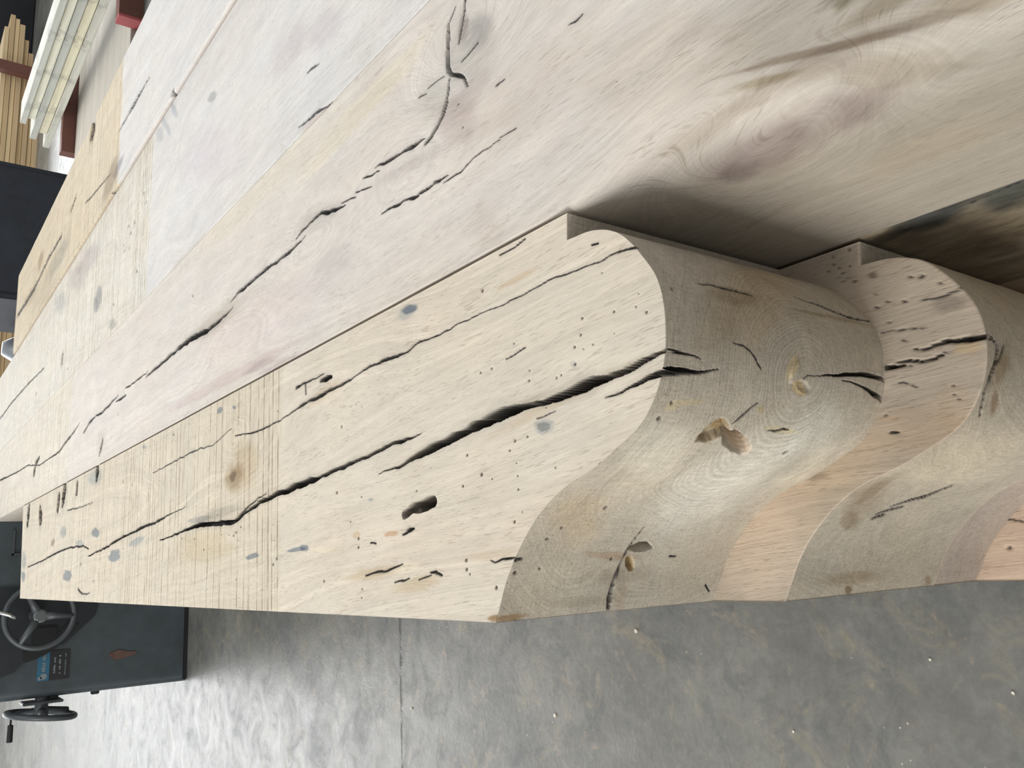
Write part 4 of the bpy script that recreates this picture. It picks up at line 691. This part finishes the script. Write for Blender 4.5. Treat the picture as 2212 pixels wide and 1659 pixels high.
for z in (-1.9, -2.35):
    mk('clamp_lug', lambda bm: bm_box(bm, -1.37 * H, -1.32 * H, (YM + .12) * H, (YM + .25) * H, (z - .05 - ZF) * H, (z + .05 - ZF) * H, .004), dark2, mc)

# dark steel cabinet farther right
YC = 12.6
cb = empty('steel_cabinet', W(4.6, YC + .8, ZF))
setp(cb, 'tall near-black steel cabinet behind the far end of the stack, beside the golden boards', 'cabinet')
navy = plain('navy_steel', rgb(40, 45, 53), .5, 0, 7, .35)
mk('body', lambda bm: bm_box(bm, 3.72 * H, 5.66 * H, YC * H, (YC + 1.8) * H, .08 * H, 3.4 * H, .006), navy, cb)
mk('plinth', lambda bm: bm_box(bm, 3.78 * H, 5.6 * H, (YC + .05) * H, (YC + 1.7) * H, 0, .08 * H), black, cb)
mk('door', lambda bm: bm_box(bm, 3.80 * H, 5.58 * H, (YC - .03) * H, YC * H, .25 * H, 3.3 * H, .004), navy, cb)
# hoses hanging between machine and cabinet
def hose(bm):
    bm_tube(bm, [W(3.0 + .12 * k, 12.9 + .15 * math.sin(k), -1.95 + .30 * math.cos(k * .55)) for k in range(8)], .035 * H, 10)
hz = []
for k in range(1):
    dz = 0
    o = mk('hose', lambda bm: bm_tube(bm, [W(2.5, 13.2, -3.36), W(2.85, 13.1, -2.6 + dz), W(3.05, 13.0, -1.72 + dz), W(3.28, 12.9, -1.55 + dz), W(3.50, 12.85, -1.62 + dz), W(3.58, 12.85, -1.9)], .035 * H, 10), black, None, True)
    setp(o, 'black hose looping beside the dark steel cabinet', 'hose')
wc = mk('metal_canister', lambda bm: bm_tube(bm, [W(3.42, 14.2, ZF), W(3.42, 14.2, -1.75), W(3.42, 14.2, -1.5), W(3.42, 14.2, -1.3)], [.30 * H, .30 * H, .22 * H, .10 * H], 20), plain('grey_canister', rgb(170, 176, 182), .4, .4, 5, .15), None, True)
setp(wc, 'grey metal canister standing behind the far end of the stack at the left edge', 'canister')

# ------------------------------------------------------------------ board piles at the back
def bwood(name, c, dk):
    N = NT(name)
    tc = N.n('ShaderNodeTexCoord').outputs['Object']
    a = N.noise(N.vmul(tc, (6, .9, 26)) if dk else N.vmul(tc, (.9, 6, 26)), 1, 5, .7)
    b = N.noise(tc, 2.2, 4, .7)
    cc = N.mix(N.mr(a, .35, .7), c, tuple(x * .72 for x in c))
    if dk: cc = N.mix(N.mr(b, .55, .68, 0, .6), cc, rgb(110, 108, 104))
    N.l(cc, N.b.inputs['Base Color']); N.b.inputs['Roughness'].default_value = .75
    return N.m
brown = plain('brown_steel', rgb(104, 66, 56), .6, 0, 6, .12)
redend = plain('red_paint', rgb(168, 82, 84), .6, 0, 6, .1)
def bearer2(name, x0, x1, y, lab_):
    o = mk(name, lambda bm: bm_box(bm, x0 * H, x1 * H, (y - .16) * H, (y + .16) * H, 0, .44 * H, .003), brown)
    setp(o, lab_, 'bearer'); return o
bearer2('bearer', 10.55, 16.5, 22.3, 'long dark brown bearer on the floor under the far end of the weathered boards')
b2 = bearer2('bearer', 10.72, 16.5, 16.1, 'dark brown bearer with a red-painted end, cut off by the top edge')
p2 = mk('painted_end', lambda bm: bm_box(bm, 10.66 * H, 10.72 * H, 15.94 * H, 16.26 * H, 0, .44 * H), redend, None); p2.parent = b2; p2['label'] = 'red-painted end'
wcols = [rgb(206, 206, 192), rgb(226, 220, 192), rgb(190, 192, 182), rgb(232, 230, 210), rgb(196, 198, 188)]
wl = ['lowest', 'second lowest', 'middle', 'second highest', 'topmost']
z = .44
for k in range(5):
    t = [.17, .19, .16, .18, .14][k]; x0 = 11.55 + [.0, .05, .02, .08, .0][k]
    ye = [24.3, 23.6, 24.0, 23.0, 23.2][k]
    o = mk('weathered_board', lambda bm: bm_box(bm, 0, .62 * H, 0, (ye - 12) * H, 0, t * H * .94, .004), bwood('weathered_board_wood', wcols[k], True))
    o.location = W(x0, 12, ZF + z); o.rotation_euler = (0, 0, math.radians(-.0))
    setp(o, wl[k] + ' grey-white weathered board in the pile on brown bearers, top left of the photo', 'board', 'weathered boards'); z += t
gl = ['lowest', 'second lowest', 'third lowest', 'fourth lowest', 'fourth highest', 'third highest', 'second highest', 'topmost']
z = 0
for k in range(8):
    t = [.17, .14, .16, .15, .17, .14, .16, .15][k]; xe = [17.4, 17.8, 18.1, 18.6, 19.1, 19.3, 19.4, 18.9][k]
    o = mk('golden_board', lambda bm: bm_box(bm, 0, (xe - 5.2) * H, 0, 1.5 * H, 0, t * H * .93, .004), bwood('golden_board_wood', rgb(*[(206, 180, 140), (216, 190, 146), (198, 172, 134), (220, 192, 146), (208, 182, 142), (224, 200, 156), (204, 178, 136), (226, 204, 162)][k]), False))
    o.location = W(5.2, 30.9 + [.0, .06, .02, .08, .0, .05, .03, .07][k], ZF + z)
    setp(o, gl[k] + ' golden sawn board in the tidy pile at the far left corner', 'board', 'golden boards'); z += t
o = mk('rack_post', lambda bm: bm_box(bm, 16.9 * H, 17.25 * H, 30.3 * H, 30.62 * H, 0, 3.4 * H, .004), brown)
setp(o, 'brown steel post standing in front of the golden boards', 'post')
o = mk('wide_board', lambda bm: bm_box(bm, 7.2 * H, 13.8 * H, 16.3 * H, 22.1 * H, 0, .14 * H, .004), bwood('wide_board_wood', rgb(182, 176, 165), False))  # pale slab added to brighten the bare floor between the bearers
setp(o, 'wide pale grey-beige board lying flat on the floor between the two brown bearers', 'board')
# dark goods behind the boards
o = mk('metal_bin', lambda bm: (bm_box(bm, 18.6 * H, 26 * H, 34.6 * H, 36.5 * H, 0, 2.6 * H, .02), bm_box(bm, 18.5 * H, 26.1 * H, 34.5 * H, 36.6 * H, 2.6 * H, 2.7 * H, .01)), dark2)
setp(o, 'black bin in the far top left corner behind the golden boards', 'bin')
o = mk('brown_panel', lambda bm: bm_box(bm, 20.5 * H, 26 * H, 30.6 * H, 30.9 * H, 0, 1.3 * H, .01), brown)
setp(o, 'red-brown panel standing behind the weathered boards at the top edge', 'panel')

# crumbs of wood and plaster lying on the concrete
CL = ['pale chip on the floor just beside the corner of the topmost ogee end', 'pale chip on the floor a step in front of the dark floor joint',
      'lone pale chip in the middle of the bare floor, near the bottom edge', 'pale chip on the floor beside the lowest beams, right part of the photo',
      'pale chip near the bottom edge, nearer the right corner than the joint', 'pale chip on the floor at the very right edge of the photo']
chipm = plain('pale_chip', rgb(214, 208, 196), .8, 0, 20, .1)
for k, (x, y) in enumerate([(-.41, 3.474), (-1.065, 5.949), (-.927, 4.219), (-.461, 1.841), (-.811, 2.52), (-.56, 1.545)]):
    rr = random.Random(k); sz = .0026 if y < 3 else .0045
    def chip(bm):
        n = 7
        bm_prism(bm, [(x * H + sz * rr.uniform(.7, 1.3) * math.cos(6.283 * i / n), y * H + sz * rr.uniform(.7, 1.3) * math.sin(6.283 * i / n)) for i in range(n)], 2, .0005, sz * .8)
    o = mk('wood_chip', chip, chipm)
    setp(o, CL[k], 'chip', 'chips on the floor')
